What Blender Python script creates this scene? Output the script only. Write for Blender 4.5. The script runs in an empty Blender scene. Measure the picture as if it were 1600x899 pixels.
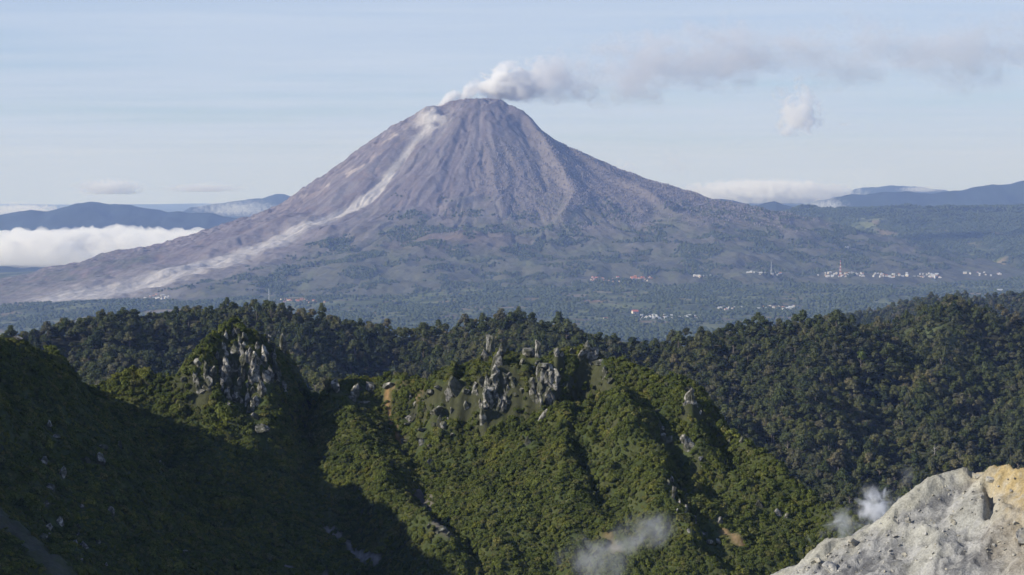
import bpy, bmesh, math, random
import numpy as np
from mathutils import Vector, Matrix

sc = bpy.context.scene
R = math.radians

# ------------------------------------------------------------------ camera
F = 3930.0                      # focal length in pixels of a 1600 px wide picture
PITCH = math.atan((449.5 - 265) / F)
cam_d = bpy.data.cameras.new('camera')
cam_d.sensor_width = 36.0
cam_d.lens = 36.0 * F / 1600
cam_d.clip_start = 1.0
cam_d.clip_end = 200000
cam = bpy.data.objects.new('camera', cam_d)
sc.collection.objects.link(cam)
cam.rotation_euler = (math.pi / 2 - PITCH, 0, 0)
sc.camera = cam

# ------------------------------------------------------------------ sun and sky
SUN_EL, SUN_AZ = 26.0, -110.0    # azimuth clockwise from the view direction (+Y); negative = left
SKY_STRENGTH = 0.088
ca, sa = math.cos(R(SUN_EL)), math.sin(R(SUN_EL))
SUN = Vector((math.sin(R(SUN_AZ)) * ca, math.cos(R(SUN_AZ)) * ca, sa))
sun_d = bpy.data.lights.new('sun', 'SUN')
sun_d.energy = 5.0
sun_d.angle = R(0.5)
sun_d.color = (1.0, 0.94, 0.85)
sun = bpy.data.objects.new('sun', sun_d)
sc.collection.objects.link(sun)
sun.rotation_euler = SUN.to_track_quat('Z', 'Y').to_euler()
sun.location = SUN * 1000

world = bpy.data.worlds.new('World')
sc.world = world
world.use_nodes = True
wt = world.node_tree
wt.nodes.clear()


class NT:
    """tiny node helper"""
    def __init__(s, tree):
        s.t = tree

    def n(s, typ, **kw):
        nd = s.t.nodes.new(typ)
        for k, v in kw.items():
            if k.startswith('i_'):
                key = k[2:]
                key = int(key) if key.isdigit() else key.replace('_', ' ')
                s.set(nd.inputs[key], v)
            else:
                setattr(nd, k, v)
        return nd

    def set(s, sock, v):
        if isinstance(v, bpy.types.NodeSocket):
            s.t.links.new(v, sock)
        elif isinstance(v, bpy.types.Node):
            s.t.links.new(v.outputs[0], sock)
        else:
            sock.default_value = v

    def math(s, op, a, b=None, c=None, clamp=False):
        nd = s.t.nodes.new('ShaderNodeMath')
        nd.operation = op
        nd.use_clamp = clamp
        s.set(nd.inputs[0], a)
        if b is not None:
            s.set(nd.inputs[1], b)
        if c is not None:
            s.set(nd.inputs[2], c)
        return nd.outputs[0]

    def vmath(s, op, a, b=None):
        nd = s.t.nodes.new('ShaderNodeVectorMath')
        nd.operation = op
        s.set(nd.inputs[0], a)
        if b is not None:
            s.set(nd.inputs[1], b)
        return nd.outputs['Value'] if op in ('LENGTH', 'DOT_PRODUCT', 'DISTANCE') else nd.outputs[0]

    def sep(s, v):
        nd = s.t.nodes.new('ShaderNodeSeparateXYZ')
        s.set(nd.inputs[0], v)
        return nd.outputs

    def comb(s, x, y, z):
        nd = s.t.nodes.new('ShaderNodeCombineXYZ')
        for i, v in enumerate((x, y, z)):
            s.set(nd.inputs[i], v)
        return nd.outputs[0]

    def noise(s, vec, scale, detail=4, rough=0.5, dist=0.0):
        nd = s.t.nodes.new('ShaderNodeTexNoise')
        s.set(nd.inputs['Vector'], vec)
        s.set(nd.inputs['Scale'], scale)
        nd.inputs['Detail'].default_value = detail
        nd.inputs['Roughness'].default_value = rough
        nd.inputs['Distortion'].default_value = dist
        return nd.outputs['Fac']

    def ramp(s, fac, stops, interp='LINEAR'):
        nd = s.t.nodes.new('ShaderNodeValToRGB')
        s.set(nd.inputs[0], fac)
        cr = nd.color_ramp
        cr.interpolation = interp
        while len(cr.elements) < len(stops):
            cr.elements.new(0.5)
        for e, (p, c) in zip(cr.elements, stops):
            e.position = p
            e.color = (c, c, c, 1) if not isinstance(c, tuple) else (*c, 1)
        return nd.outputs[0]

    def mix(s, fac, a, b, typ='MIX'):
        nd = s.t.nodes.new('ShaderNodeMix')
        nd.data_type = 'RGBA'
        nd.blend_type = typ
        s.set(nd.inputs[0], fac)
        for sock, v in ((nd.inputs[6], a), (nd.inputs[7], b)):
            s.set(sock, (*v, 1) if isinstance(v, tuple) and len(v) == 3 else v)
        return nd.outputs[2]

    def maprange(s, v, a, b, c=0.0, d=1.0, smooth=True):
        nd = s.t.nodes.new('ShaderNodeMapRange')
        nd.interpolation_type = 'SMOOTHSTEP' if smooth else 'LINEAR'
        s.set(nd.inputs[0], v)
        for i, q in enumerate((a, b, c, d)):
            nd.inputs[i + 1].default_value = q
        return nd.outputs[0]


w = NT(wt)
sky = w.n('ShaderNodeTexSky', sky_type='NISHITA', sun_disc=False, sun_elevation=R(SUN_EL),
          sun_rotation=R(SUN_AZ), altitude=2100, air_density=1.0, dust_density=1.0, ozone_density=1.5)
tc = w.n('ShaderNodeTexCoord')
dx, dy, dz = w.sep(tc.outputs['Generated'])[:3]
den = w.math('ADD', w.math('MAXIMUM', dz, 0.0), 0.045)
pv = w.comb(w.math('DIVIDE', dx, den), w.math('DIVIDE', dy, den), 3.7)
n1 = w.noise(pv, 0.42, 6, 0.55, 0.6)
n2 = w.noise(w.vmath('MULTIPLY', pv, (0.5, 1.4, 1.0)), 1.1, 6, 0.6, 0.3)
n3 = w.noise(pv, 0.16, 4, 0.55, 1.0)
cov = w.math('ADD', w.math('ADD', w.math('MULTIPLY', n1, 0.4), w.math('MULTIPLY', n2, 0.2)), w.math('MULTIPLY', n3, 0.4))
# thin high cloud: seen edge-on near the horizon it thickens, overhead it is almost clear
amount = w.maprange(cov, 0.36, 0.64, 0.25, 2.2)
tau = w.math('DIVIDE', w.math('MULTIPLY', amount, 0.12), w.math('ADD', w.math('MAXIMUM', dz, 0.0), 0.06))
cfac = w.math('SUBTRACT', 1.0, w.math('EXPONENT', w.math('MULTIPLY', tau, -1.0)))
cl_col = w.mix(n2, (4.6, 5.7, 7.7), (6.3, 7.1, 8.6))
skyb = w.mix(1.0, sky.outputs[0], (0.76, 0.91, 1.28), 'MULTIPLY')
skyc = w.mix(cfac, skyb, cl_col)
bg = w.n('ShaderNodeBackground', i_Color=skyc, i_Strength=SKY_STRENGTH)
wo = w.n('ShaderNodeOutputWorld', i_Surface=bg.outputs[0])

# ------------------------------------------------------------------ exposure, render settings
sc.view_settings.view_transform = 'Standard'
sc.view_settings.look = 'None'
sc.view_settings.exposure = 0.2
sc.view_settings.gamma = 1.0
sc.view_settings.use_curve_mapping = False
cy = sc.cycles
cy.use_denoising = True
cy.max_bounces = 10
cy.diffuse_bounces = 3
cy.glossy_bounces = 1
cy.transmission_bounces = 4
cy.transparent_max_bounces = 8
cy.volume_bounces = 8
cy.volume_max_steps = 256
cy.sample_clamp_indirect = 8.0

HAZE_DENSITY = 3.2e-5
HAZE_COLOR = (0.35, 0.51, 1.0)

# ------------------------------------------------------------------ numeric helpers
SP, CP = math.sin(PITCH), math.cos(PITCH)


def ray(px, py):
    """direction through a pixel of the 1600 x 899 picture, scaled to unit depth (y = 1)"""
    u = (np.asarray(px, float) - 800) / F
    v = (449.5 - np.asarray(py, float)) / F
    y = CP + v * SP
    return u / y, (v * CP - SP) / y


def at(px, py, D):
    x, z = ray(px, py)
    return np.array([x * D, D + 0 * x, z * D])


def _hash(ix, iy, seed):
    h = (ix.astype(np.int64) * 374761393 + iy.astype(np.int64) * 668265263 + seed * 974634721) & 0xFFFFFFFF
    h = ((h ^ (h >> 13)) * 1274126177) & 0xFFFFFFFF
    h = ((h ^ (h >> 16)) * 2246822519) & 0xFFFFFFFF
    return (h ^ (h >> 15)) & 0xFFFFFFFF


def perlin(x, y, seed=0):
    x = np.asarray(x, float); y = np.asarray(y, float)
    ix, iy = np.floor(x), np.floor(y)
    fx, fy = x - ix, y - iy
    ux, uy = fx * fx * fx * (fx * (fx * 6 - 15) + 10), fy * fy * fy * (fy * (fy * 6 - 15) + 10)

    def g(ox, oy):
        a = _hash(ix + ox, iy + oy, seed) * (2 * math.pi / 4294967296.0)
        return np.cos(a) * (fx - ox) + np.sin(a) * (fy - oy)
    a = g(0, 0) * (1 - ux) + g(1, 0) * ux
    b = g(0, 1) * (1 - ux) + g(1, 1) * ux
    return 1.5 * (a * (1 - uy) + b * uy)


def fbm(x, y, seed=0, octv=5, gain=0.5):
    s = 0; a = 1.0
    for o in range(octv):
        s = s + a * perlin(x * 2 ** o + 17.3 * o, y * 2 ** o - 9.1 * o, seed + o * 7)
        a *= gain
    return s


def ridged(x, y, seed=0, octv=5, gain=0.5):
    s = 0; a = 1.0
    for o in range(octv):
        s = s + a * (1 - 2 * np.abs(perlin(x * 2 ** o + 5.3 * o, y * 2 ** o + 3.1 * o, seed + o * 7)))
        a *= gain
    return s


def sstep(a, b, x):
    t = np.clip((x - a) / (b - a), 0, 1)
    return t * t * (3 - 2 * t)


def poly_dist(x, y, pts):
    """distance, fraction along, sign (+ = right of travel) from grid points to a polyline of (x, y)"""
    best = np.full(np.shape(x), 1e9); frac = np.zeros(np.shape(x)); side = np.zeros(np.shape(x))
    n = len(pts) - 1
    for i in range(n):
        ax, ay = pts[i][:2]; bx, by = pts[i + 1][:2]
        vx, vy = bx - ax, by - ay
        L = vx * vx + vy * vy + 1e-9
        t = np.clip(((x - ax) * vx + (y - ay) * vy) / L, 0, 1)
        ex, ey = x - ax - t * vx, y - ay - t * vy
        d = np.hypot(ex, ey)
        m = d < best
        best = np.where(m, d, best)
        frac = np.where(m, (i + t) / n, frac)
        side = np.where(m, np.sign(ex * vy - ey * vx), side)
    return best, frac, side


def hit(px, py, hf, d0, d1, n=4000):
    """first point of height function hf along the pixel's ray"""
    rx, rz = ray(px, py)
    D = np.linspace(d0, d1, n)
    g = hf(rx * D, D) - rz * D
    k = np.argmax(g > 0)
    if g[k] <= 0:
        return None
    k = max(k, 1)
    t = g[k - 1] / (g[k - 1] - g[k] + 1e-12)
    d = D[k - 1] + t * (D[k] - D[k - 1])
    return np.array([rx * d, d, rz * d])


def hits(pl, hf, d0, d1):
    return [p for p in (hit(a, b, hf, d0, d1) for a, b in pl) if p is not None]


# ------------------------------------------------------------------ object helpers
COL = sc.collection


def link(o, parent=None):
    COL.objects.link(o)
    if parent is not None:
        o.parent = parent
    return o


def tag(o, label=None, cat=None, group=None, kind=None):
    if label: o['label'] = label
    if cat: o['category'] = cat
    if group: o['group'] = group
    if kind: o['kind'] = kind
    return o


def mesh_from(name, verts, faces, smooth=False):
    me = bpy.data.meshes.new(name)
    verts = np.asarray(verts, np.float32)
    faces = np.asarray(faces, np.int32)
    me.vertices.add(len(verts))
    me.vertices.foreach_set('co', verts.ravel())
    k = faces.shape[1]
    me.loops.add(faces.size)
    me.loops.foreach_set('vertex_index', faces.ravel())
    me.polygons.add(len(faces))
    me.polygons.foreach_set('loop_start', np.arange(0, faces.size, k, dtype=np.int32))
    me.polygons.foreach_set('use_smooth', np.full(len(faces), smooth))
    me.update(calc_edges=True)
    return me


def set_col(me, col, name='Col'):
    a = me.color_attributes.new(name, 'FLOAT_COLOR', 'POINT')
    c = np.ones((len(me.vertices), 4), np.float32)
    c[:, :3] = np.asarray(col, np.float32).reshape(-1, 3)
    a.data.foreach_set('color', c.ravel())


def grid_mesh(name, xs, ys, Z, col=None, smooth=True):
    X, Y = np.meshgrid(xs, ys)
    v = np.stack([X, Y, Z], -1).reshape(-1, 3)
    nx, ny = len(xs), len(ys)
    i = (np.arange(ny - 1)[:, None] * nx + np.arange(nx - 1)[None]).ravel()
    f = np.stack([i, i + 1, i + nx + 1, i + nx], -1)
    me = mesh_from(name, v, f, smooth)
    if col is not None:
        set_col(me, col)
    return me


def new_mat(name):
    m = bpy.data.materials.new(name)
    m.use_nodes = True
    m.node_tree.nodes.clear()
    return m, NT(m.node_tree)


def finish(t, col, rough=0.9, normal=None, spec=0.15, vol=None):
    b = t.n('ShaderNodeBsdfPrincipled', i_Roughness=rough)
    t.set(b.inputs['Base Color'], (*col, 1) if isinstance(col, tuple) else col)
    b.inputs['Specular IOR Level'].default_value = spec
    if normal is not None:
        t.set(b.inputs['Normal'], normal)
    o = t.n('ShaderNodeOutputMaterial')
    t.set(o.inputs['Surface'], b.outputs[0])
    return b


def mat_terrain(name, fine, bump_d, amp=0.35, rough=0.95):
    """colour from the mesh, broken up by noise at two sizes, with bump"""
    m, t = new_mat(name)
    a = t.n('ShaderNodeAttribute', attribute_name='Col')
    g = t.n('ShaderNodeNewGeometry')
    p = g.outputs['Position']
    f1 = t.noise(p, 1 / fine, 5, 0.62)
    f2 = t.noise(p, 1 / (fine * 7), 4, 0.55)
    k = t.math('ADD', t.math('MULTIPLY', f1, 0.6), t.math('MULTIPLY', f2, 0.4))
    k = t.maprange(k, 0.3, 0.7, 1 - amp, 1 + amp, smooth=False)
    c = t.vmath('SCALE', a.outputs['Color'])
    t.set(c.node.inputs['Scale'], k)
    bp = t.n('ShaderNodeBump', i_Strength=0.8, i_Distance=bump_d)
    t.set(bp.inputs['Height'], f1)
    finish(t, c, rough, bp.outputs[0])
    return m


def mat_leaf(name, cols, patch=0.0, trans=0.18):
    """foliage: one tone per plant, broken up leaf by leaf"""
    m, t = new_mat(name)
    oi = t.n('ShaderNodeObjectInfo')
    n = len(cols)
    c = t.ramp(oi.outputs['Random'], [((i + .5) / n, q) for i, q in enumerate(cols)])
    g = t.n('ShaderNodeNewGeometry')
    k = t.maprange(g.outputs['Random Per Island'], 0, 1, 0.6, 1.4, smooth=False)
    c2 = t.vmath('SCALE', c)
    t.set(c2.node.inputs['Scale'], k)
    if patch:
        f = t.noise(g.outputs['Position'], 1 / patch, 4, .6)
        c2 = t.mix(t.maprange(f, .52, .66, 0, .75), c2, t.vmath('MULTIPLY', c2, (1.55, 1.35, 1.15)))
        c2 = t.mix(t.maprange(f, .48, .36, 0, .8), c2, t.vmath('MULTIPLY', c2, (.62, .68, .80)))
    d = t.n('ShaderNodeBsdfDiffuse', i_Color=c2)
    tr = t.n('ShaderNodeBsdfTranslucent', i_Color=c2)
    mx = t.n('ShaderNodeMixShader', i_0=trans)
    t.set(mx.inputs[1], d.outputs[0]); t.set(mx.inputs[2], tr.outputs[0])
    o = t.n('ShaderNodeOutputMaterial')
    t.set(o.inputs['Surface'], mx.outputs[0])
    return m


def mat_plain(name, col, rough=0.8, var=0.25, scale=2.0):
    m, t = new_mat(name)
    g = t.n('ShaderNodeNewGeometry')
    f = t.noise(g.outputs['Position'], scale, 5, 0.6)
    k = t.maprange(f, 0.3, 0.7, 1 - var, 1 + var, smooth=False)
    c = t.vmath('SCALE', col)
    t.set(c.node.inputs['Scale'], k)
    finish(t, c, rough)
    return m


def stuff_instances(name, pts, scl, rotz, idx, sources, label, cat):
    """one object that scatters copies of the source meshes over points (ground cover, woods)"""
    me = bpy.data.meshes.new(name)
    me.vertices.add(len(pts))
    me.vertices.foreach_set('co', np.asarray(pts, np.float32).ravel())
    for nm, typ, dat, fld in (('scl', 'FLOAT_VECTOR', scl, 'vector'), ('rot', 'FLOAT_VECTOR', rotz if np.ndim(rotz) == 2 else np.stack([0 * rotz, 0 * rotz, rotz], -1), 'vector'),
                              ('idx', 'INT', idx, 'value')):
        a = me.attributes.new(nm, typ, 'POINT')
        a.data.foreach_set(fld, np.asarray(dat, np.int32 if typ == 'INT' else np.float32).ravel())
    o = link(bpy.data.objects.new(name, me))
    c = bpy.data.collections.new(name + '_sources')
    for i, s in enumerate(sources):
        so = bpy.data.objects.new('%s_source_%02d' % (name, i), s)
        c.objects.link(so)
    ng = bpy.data.node_groups.new(name + '_scatter', 'GeometryNodeTree')
    ng.interface.new_socket('Geometry', in_out='INPUT', socket_type='NodeSocketGeometry')
    ng.interface.new_socket('Geometry', in_out='OUTPUT', socket_type='NodeSocketGeometry')
    t = NT(ng)
    gi, go = t.n('NodeGroupInput'), t.n('NodeGroupOutput')
    ci = t.n('GeometryNodeCollectionInfo')
    ci.inputs['Collection'].default_value = c
    ci.inputs['Separate Children'].default_value = True
    ci.inputs['Reset Children'].default_value = True
    ip = t.n('GeometryNodeInstanceOnPoints')
    def attr(nm, ty):
        q = t.n('GeometryNodeInputNamedAttribute', data_type=ty)
        q.inputs['Name'].default_value = nm
        return q.outputs[0]
    ng.links.new(gi.outputs[0], ip.inputs['Points'])
    ng.links.new(ci.outputs[0], ip.inputs['Instance'])
    ip.inputs['Pick Instance'].default_value = True
    ng.links.new(attr('idx', 'INT'), ip.inputs['Instance Index'])
    ng.links.new(attr('rot', 'FLOAT_VECTOR'), ip.inputs['Rotation'])
    ng.links.new(attr('scl', 'FLOAT_VECTOR'), ip.inputs['Scale'])
    ng.links.new(ip.outputs[0], go.inputs[0])
    md = o.modifiers.new('scatter', 'NODES')
    md.node_group = ng
    tag(o, label, cat, kind='stuff')
    return o


rng = np.random.default_rng(11)
random.seed(5)

# ================================================================== TERRAIN FUNCTIONS
VX, VY = at(755, 300, 14000)[0], 14000.0


def plain_h(x, y):
    z = -540 + 0.040 * np.minimum(x, 0) - 0.012 * np.minimum(np.maximum(-x - 1500, 0), 3000)
    z = z + 18 * fbm(x / 1500, y / 1500, 3, 4)
    # the wooded plateau on the right behind the valley
    pl = sstep(1200, 2500, x + 0.25 * (y - 15000)) * sstep(12300, 16800, y)
    z = z + pl * (262 + 34 * fbm(x / 900, y / 1400, 9, 4))
    z = z + 45 * sstep(0.05, 0.7, fbm(x / 650, y / 900, 21, 4)) * sstep(12200, 13800, y) * sstep(1200, 2200, x)
    # far country lies lower
    far = sstep(17000, 19500, y)
    zf = -850 + 25 * fbm(x / 3000, y / 3000, 5, 3)
    return z * (1 - far) + zf * far


PL = np.array([[0, 384], [150, 378], [205, 362], [235, 346], [330, 322], [391, 275], [516, 215], [694, 89], [908, -71], [1121, -214], [1380, -312], [1620, -392], [1976, -480], [2332, -560], [2800, -640], [3400, -700]])
PR = np.array([[0, 384], [95, 378], [165, 330], [338, 195], [445, 132], [623, 53], [872, -53], [1086, -125], [1335, -196], [1584, -242], [1833, -290], [2300, -400], [2800, -500], [3400, -600]])
PF = np.array([[0, 384], [100, 374], [220, 280], [400, 140], [600, 0], [800, -120], [1000, -215], [1200, -290], [1500, -370], [1900, -440], [2300, -505], [2700, -560], [3400, -660]])


def prof(P, r):
    # smooth interpolation of the radial profile
    d = 28.0
    return (np.interp(r - d, P[:, 0], P[:, 1]) + 2 * np.interp(r, P[:, 0], P[:, 1]) + np.interp(r + d, P[:, 0], P[:, 1])) / 4


def cone_h(x, y):
    dx_, dy_ = x - VX, y - VY
    r = np.hypot(dx_, dy_)
    c, s = dx_ / (r + 1e-6), dy_ / (r + 1e-6)
    z = prof(PL, r) * (np.maximum(-c, 0) ** 2) + prof(PR, r) * (np.maximum(c, 0) ** 2) + prof(PF, r) * s ** 2
    return z


SPURS = []   # volcano spurs and gullies: (pts, height, left width, right width)
for pl, h, wl, wr in (
        ([(792, 168), (822, 195), (850, 230), (878, 275), (898, 315), (880, 345), (845, 372)], 52, 90, 30),
        ([(880, 232), (930, 262), (985, 295), (1040, 330), (1080, 350)], 30, 80, 36),
        ([(735, 165), (700, 230), (660, 300), (600, 355), (540, 395)], 14, 60, 40),
        ([(760, 165), (770, 230), (775, 290), (770, 340)], 14, 50, 40),
        ([(640, 200), (580, 262), (510, 318), (420, 362), (330, 395)], 26, 80, 55),
        ([(690, 330), (720, 320), (745, 312)], 28, 60, 24),
        ([(600, 420), (680, 395), (760, 380), (830, 385)], 30, 130, 120),
        ([(850, 430), (960, 425), (1080, 420)], 16, 120, 90),
        # gullies (negative)
        ([(672, 196), (645, 225), (612, 268), (575, 308), (500, 345), (400, 388), (300, 422), (180, 455)], -24, 46, 46),
        ([(690, 205), (640, 270), (590, 325)], -12, 26, 26),
        ([(728, 190), (700, 260), (688, 310)], -10, 22, 22),
        ([(810, 190), (840, 250), (855, 300)], -12, 26, 26)):
    pts = hits(pl, cone_h, 10500, 14500)
    if len(pts) > 1:
        SPURS.append(([(p[0], p[1]) for p in pts], h, wl, wr))


VENT = []
for px, py, hh1, rr1 in ((664, 180, 26, 55), (700, 172, -26, 38), (690, 190, -18, 40), (745, 165, 8, 40), (785, 165, 9, 30), (730, 203, -14, 16), (832, 196, -12, 30)):
    p = hit(px, py, cone_h, 10500, 14600)
    if p is not None:
        VENT.append((p[0], p[1], hh1, rr1))


def volcano_h(x, y, detail=True):
    dx_, dy_ = x - VX, y - VY
    r = np.hypot(dx_, dy_)
    th = np.arctan2(dy_, dx_)
    z = cone_h(x, y)
    up = sstep(60, 350, r)
    # radial gullies: noise in angle, sliding slowly with radius
    q = th * 7 + 0.5 * fbm(x / 600, y / 600, 40, 3)
    g = ridged(q, np.log(r + 80) * 1.6, 31, 5, 0.6)
    z = z + up * (g - 0.8) * np.interp(r, [0, 300, 700, 1200, 1800, 2600, 3400], [3, 4, 6, 6, 5, 4, 2])
    z = z + sstep(700, 1300, r) * (1 - sstep(2500, 3200, r)) * 26 * (fbm(x / 420, y / 420, 44, 4) + .25 * ridged(x / 300, y / 300, 45, 3))
    for pts, h, wl, wr in SPURS:
        d, fr, sd = poly_dist(x, y, pts)
        wdt = np.where(sd > 0, wr, wl)
        z = z + h * np.exp(-(d / wdt) ** 1.5) * sstep(-0.02, 0.12, fr) * (1 - 0.5 * sstep(0.8, 1.0, fr))
    if detail:
        z = z + up * 6 * fbm(x / 90, y / 90, 51, 4, 0.6)
        # rough blocky ground of the old lava on the left flank
        blk = sstep(-0.1, -0.9, np.cos(th)) * sstep(150, 400, r) * (1 - sstep(1900, 2600, r)) * sstep(-0.75, 0.05, np.sin(th))
        z = z + blk * 13 * ridged(x / 110, y / 110, 57, 4, 0.6)
        for vx1, vy1, hh1, rr1 in VENT:
            z = z + hh1 * np.exp(-((x - vx1) ** 2 + (y - vy1) ** 2) / rr1 ** 2)
        # summit crags
        z = z + (1 - sstep(100, 460, r)) * 11 * (ridged(x / 70, y / 70, 61, 4, .6) - .6) + 10 * np.exp(-((r - 60) / 80) ** 2) * np.maximum(perlin(x / 45, y / 45, 63), 0)
        # ravines that branch down the cone
        rv_ = 1 - np.abs(fbm(th * 5 + .35 * fbm(x / 380, y / 380, 66, 2), np.log(r + 60) * .9, 64, 3, .55))
        z = z - 9 * sstep(.90, .99, rv_) * sstep(180, 420, r) * (1 - sstep(1300, 2000, r))
    return z


def seg_union(x, y, P, back=1.0, s2=0.62):
    """terrain that falls away from a crest line; P rows: x, y, z, steepness of the cliff, width of the cliff, width of the terrace above it"""
    z = np.full(np.shape(x), -1e9)
    for a, b in zip(P[:-1], P[1:]):
        vx, vy = b[0] - a[0], b[1] - a[1]
        L = vx * vx + vy * vy + 1e-9
        t = np.clip(((x - a[0]) * vx + (y - a[1]) * vy) / L, 0, 1)
        ex, ey = x - a[0] - t * vx, y - a[1] - t * vy
        d = np.hypot(ex, ey)
        zc = a[2] + t * (b[2] - a[2])
        s1 = a[3] + t * (b[3] - a[3]); Rr = a[4] + t * (b[4] - a[4])
        T = a[5] + t * (b[5] - a[5]) if len(a) > 5 else 0.0
        front = (ex * vy - ey * vx) > 0
        drop = .5 * np.minimum(d, T) + s1 * np.clip(d - T, 0, Rr) + s2 * np.maximum(d - T - Rr, 0)
        z = np.maximum(z, zc - np.where(front, drop, back * d))
    return z


# ---- crater rim in the foreground: px, py, depth, top steepness, width of the steep part
CREST_PX = [(0, 530, 595, 1.0, 40), (40, 537, 612, 1.0, 40),
            (80, 560, 632, 1.0, 36), (120, 590, 654, 1.0, 30), (150, 611, 670, .95, 20), (172, 600, 671, .9, 6), (195, 586, 670, 1.0, 8),
            (230, 583, 669, 1.0, 8), (270, 583, 668, 1.1, 9), (300, 566, 669, 1.4, 12), (325, 536, 675, 1.7, 15), (350, 520, 683, 1.9, 17),
            (380, 520, 693, 1.9, 18), (415, 528, 706, 1.9, 18), (436, 552, 715, 1.6, 14), (456, 588, 721, 1.2, 10), (485, 610, 720, .9, 6),
            (520, 616, 712, .7, 5), (560, 613, 703, .7, 5), (600, 611, 697, .8, 5), (640, 606, 693, 1.1, 5, 3), (680, 604, 690, 1.6, 5, 4),
            (705, 592, 688, 2.0, 5, 7), (730, 577, 686, 2.3, 5, 10), (760, 562, 685, 2.5, 5, 12), (800, 556, 683, 2.6, 5, 13), (850, 552, 680, 2.6, 5.5, 12),
            (880, 554, 677, 2.4, 6, 7), (910, 545, 673, 2.3, 7, 4), (940, 548, 669, 2.0, 7, 2), (970, 562, 665, 1.0, 8), (1010, 586, 659, .9, 6),
            (1060, 621, 651, .8, 5), (1110, 657, 643, .8, 5), (1160, 694, 634, .8, 5), (1210, 733, 624, .8, 5), (1260, 768, 614, .8, 5),
            (1310, 798, 604, .8, 5), (1360, 822, 594, .8, 5), (1420, 850, 583, .8, 5), (1520, 900, 560, .8, 5)]
CREST = np.array([[-235, 380, 14, 1.0, 60, 0], [-205, 435, 2, 1.0, 60, 0], [-180, 480, -10, 1.0, 55, 0], [-158, 520, -20, 1.0, 50, 0], [-140, 558, -31, 1.0, 45, 0]]
                 + [[*at(q[0], q[1], q[2]), q[3], q[4], q[5] if len(q) > 5 else 0] for q in CREST_PX])


def rim_base(x, y):
    return seg_union(x, y, CREST, back=1.05, s2=0.60)


RIM_SPURS = []
for pl, h, wl, wr in (
        ([(505, 628), (530, 690), (575, 755), (630, 830), (690, 920)], 9.0, 16, 7),
        ([(470, 660), (425, 690), (400, 720)], 5.0, 8, 7),
        ([(850, 650), (868, 700), (905, 760), (950, 830), (1000, 910)], 6.0, 15, 6),
        ([(955, 625), (985, 700), (1035, 790), (1090, 890), (1110, 930)], 9.0, 14, 6.5),
        ([(1045, 625), (1075, 680), (1100, 725)], 5.0, 9, 5),
        ([(378, 528), (386, 590), (397, 668)], 8.0, 5, 4),
        ([(322, 560), (324, 590), (335, 640)], 3.0, 5, 3),
        ([(780, 585), (778, 610), (765, 650)], 5.0, 5, 3.5),
        ([(862, 575), (866, 600), (862, 640)], 6.0, 5, 4),
        ([(735, 600), (745, 625), (750, 650)], 3.0, 4, 3),
        # gullies
        ([(603, 630), (615, 680), (650, 760), (700, 840), (740, 900)], -4.5, 4.5, 4.5),
        ([(880, 660), (915, 735), (975, 830)], -5.0, 5, 5),
        ([(905, 575), (918, 610), (935, 645)], -7.0, 6, 8),
        ([(1105, 665), (1130, 700), (1150, 730)], -4.0, 5, 5),
        ([(1010, 690), (1066, 790), (1120, 890)], -6.5, 6, 7)):
    pts = hits(pl, rim_base, 430, 760)
    if len(pts) > 1:
        RIM_SPURS.append(([(p[0], p[1]) for p in pts], h, wl, wr))


def rim_h(x, y, detail=True):
    wx, wy = 4.0 * fbm(x / 26, y / 26, 71, 4), 4.0 * fbm(x / 26, y / 26, 72, 4)
    keep_ = 1 - .7 * np.exp(-np.abs(y - np.interp(x, CREST[:, 0], CREST[:, 1])) / 4)
    wx, wy = wx * keep_, wy * keep_
    z = rim_base(x + wx, y + wy)
    for pts, h, wl, wr in RIM_SPURS:
        d, fr, sd = poly_dist(x + wx, y + wy, pts)
        wdt = np.where(sd > 0, wr, wl)
        sg = np.exp(-(d / wdt) ** 1.4) * sstep(-0.02, 0.15, fr)
        z = z + h * sg
    z = z + 1.9 * fbm(x / 14, y / 14, 75, 4, 0.6)
    # fractured ledges and ribs on the cliffs under the crest
    dc = np.interp(x, CREST[:, 0], CREST[:, 1]) - y
    cl = np.interp(x, CREST[:, 0], CREST[:, 3]); cl = sstep(1.2, 1.7, cl) * sstep(1, 5, dc) * (1 - sstep(20, 32, dc))
    z = z + cl * (1.5 * ridged(x / 4.0, y / 9.0, 73, 3, .6) - 1.0)
    if detail:
        z = z + 0.45 * fbm(x / 2.4, y / 2.4, 77, 3, 0.6)
    return z


# ---- wooded hills behind the rim
def crest_pts(lst, drop=7):
    return np.array([[*(at(a, b, d) - np.array([0, 0, drop])), s, 40] for a, b, d, s in lst])


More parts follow.
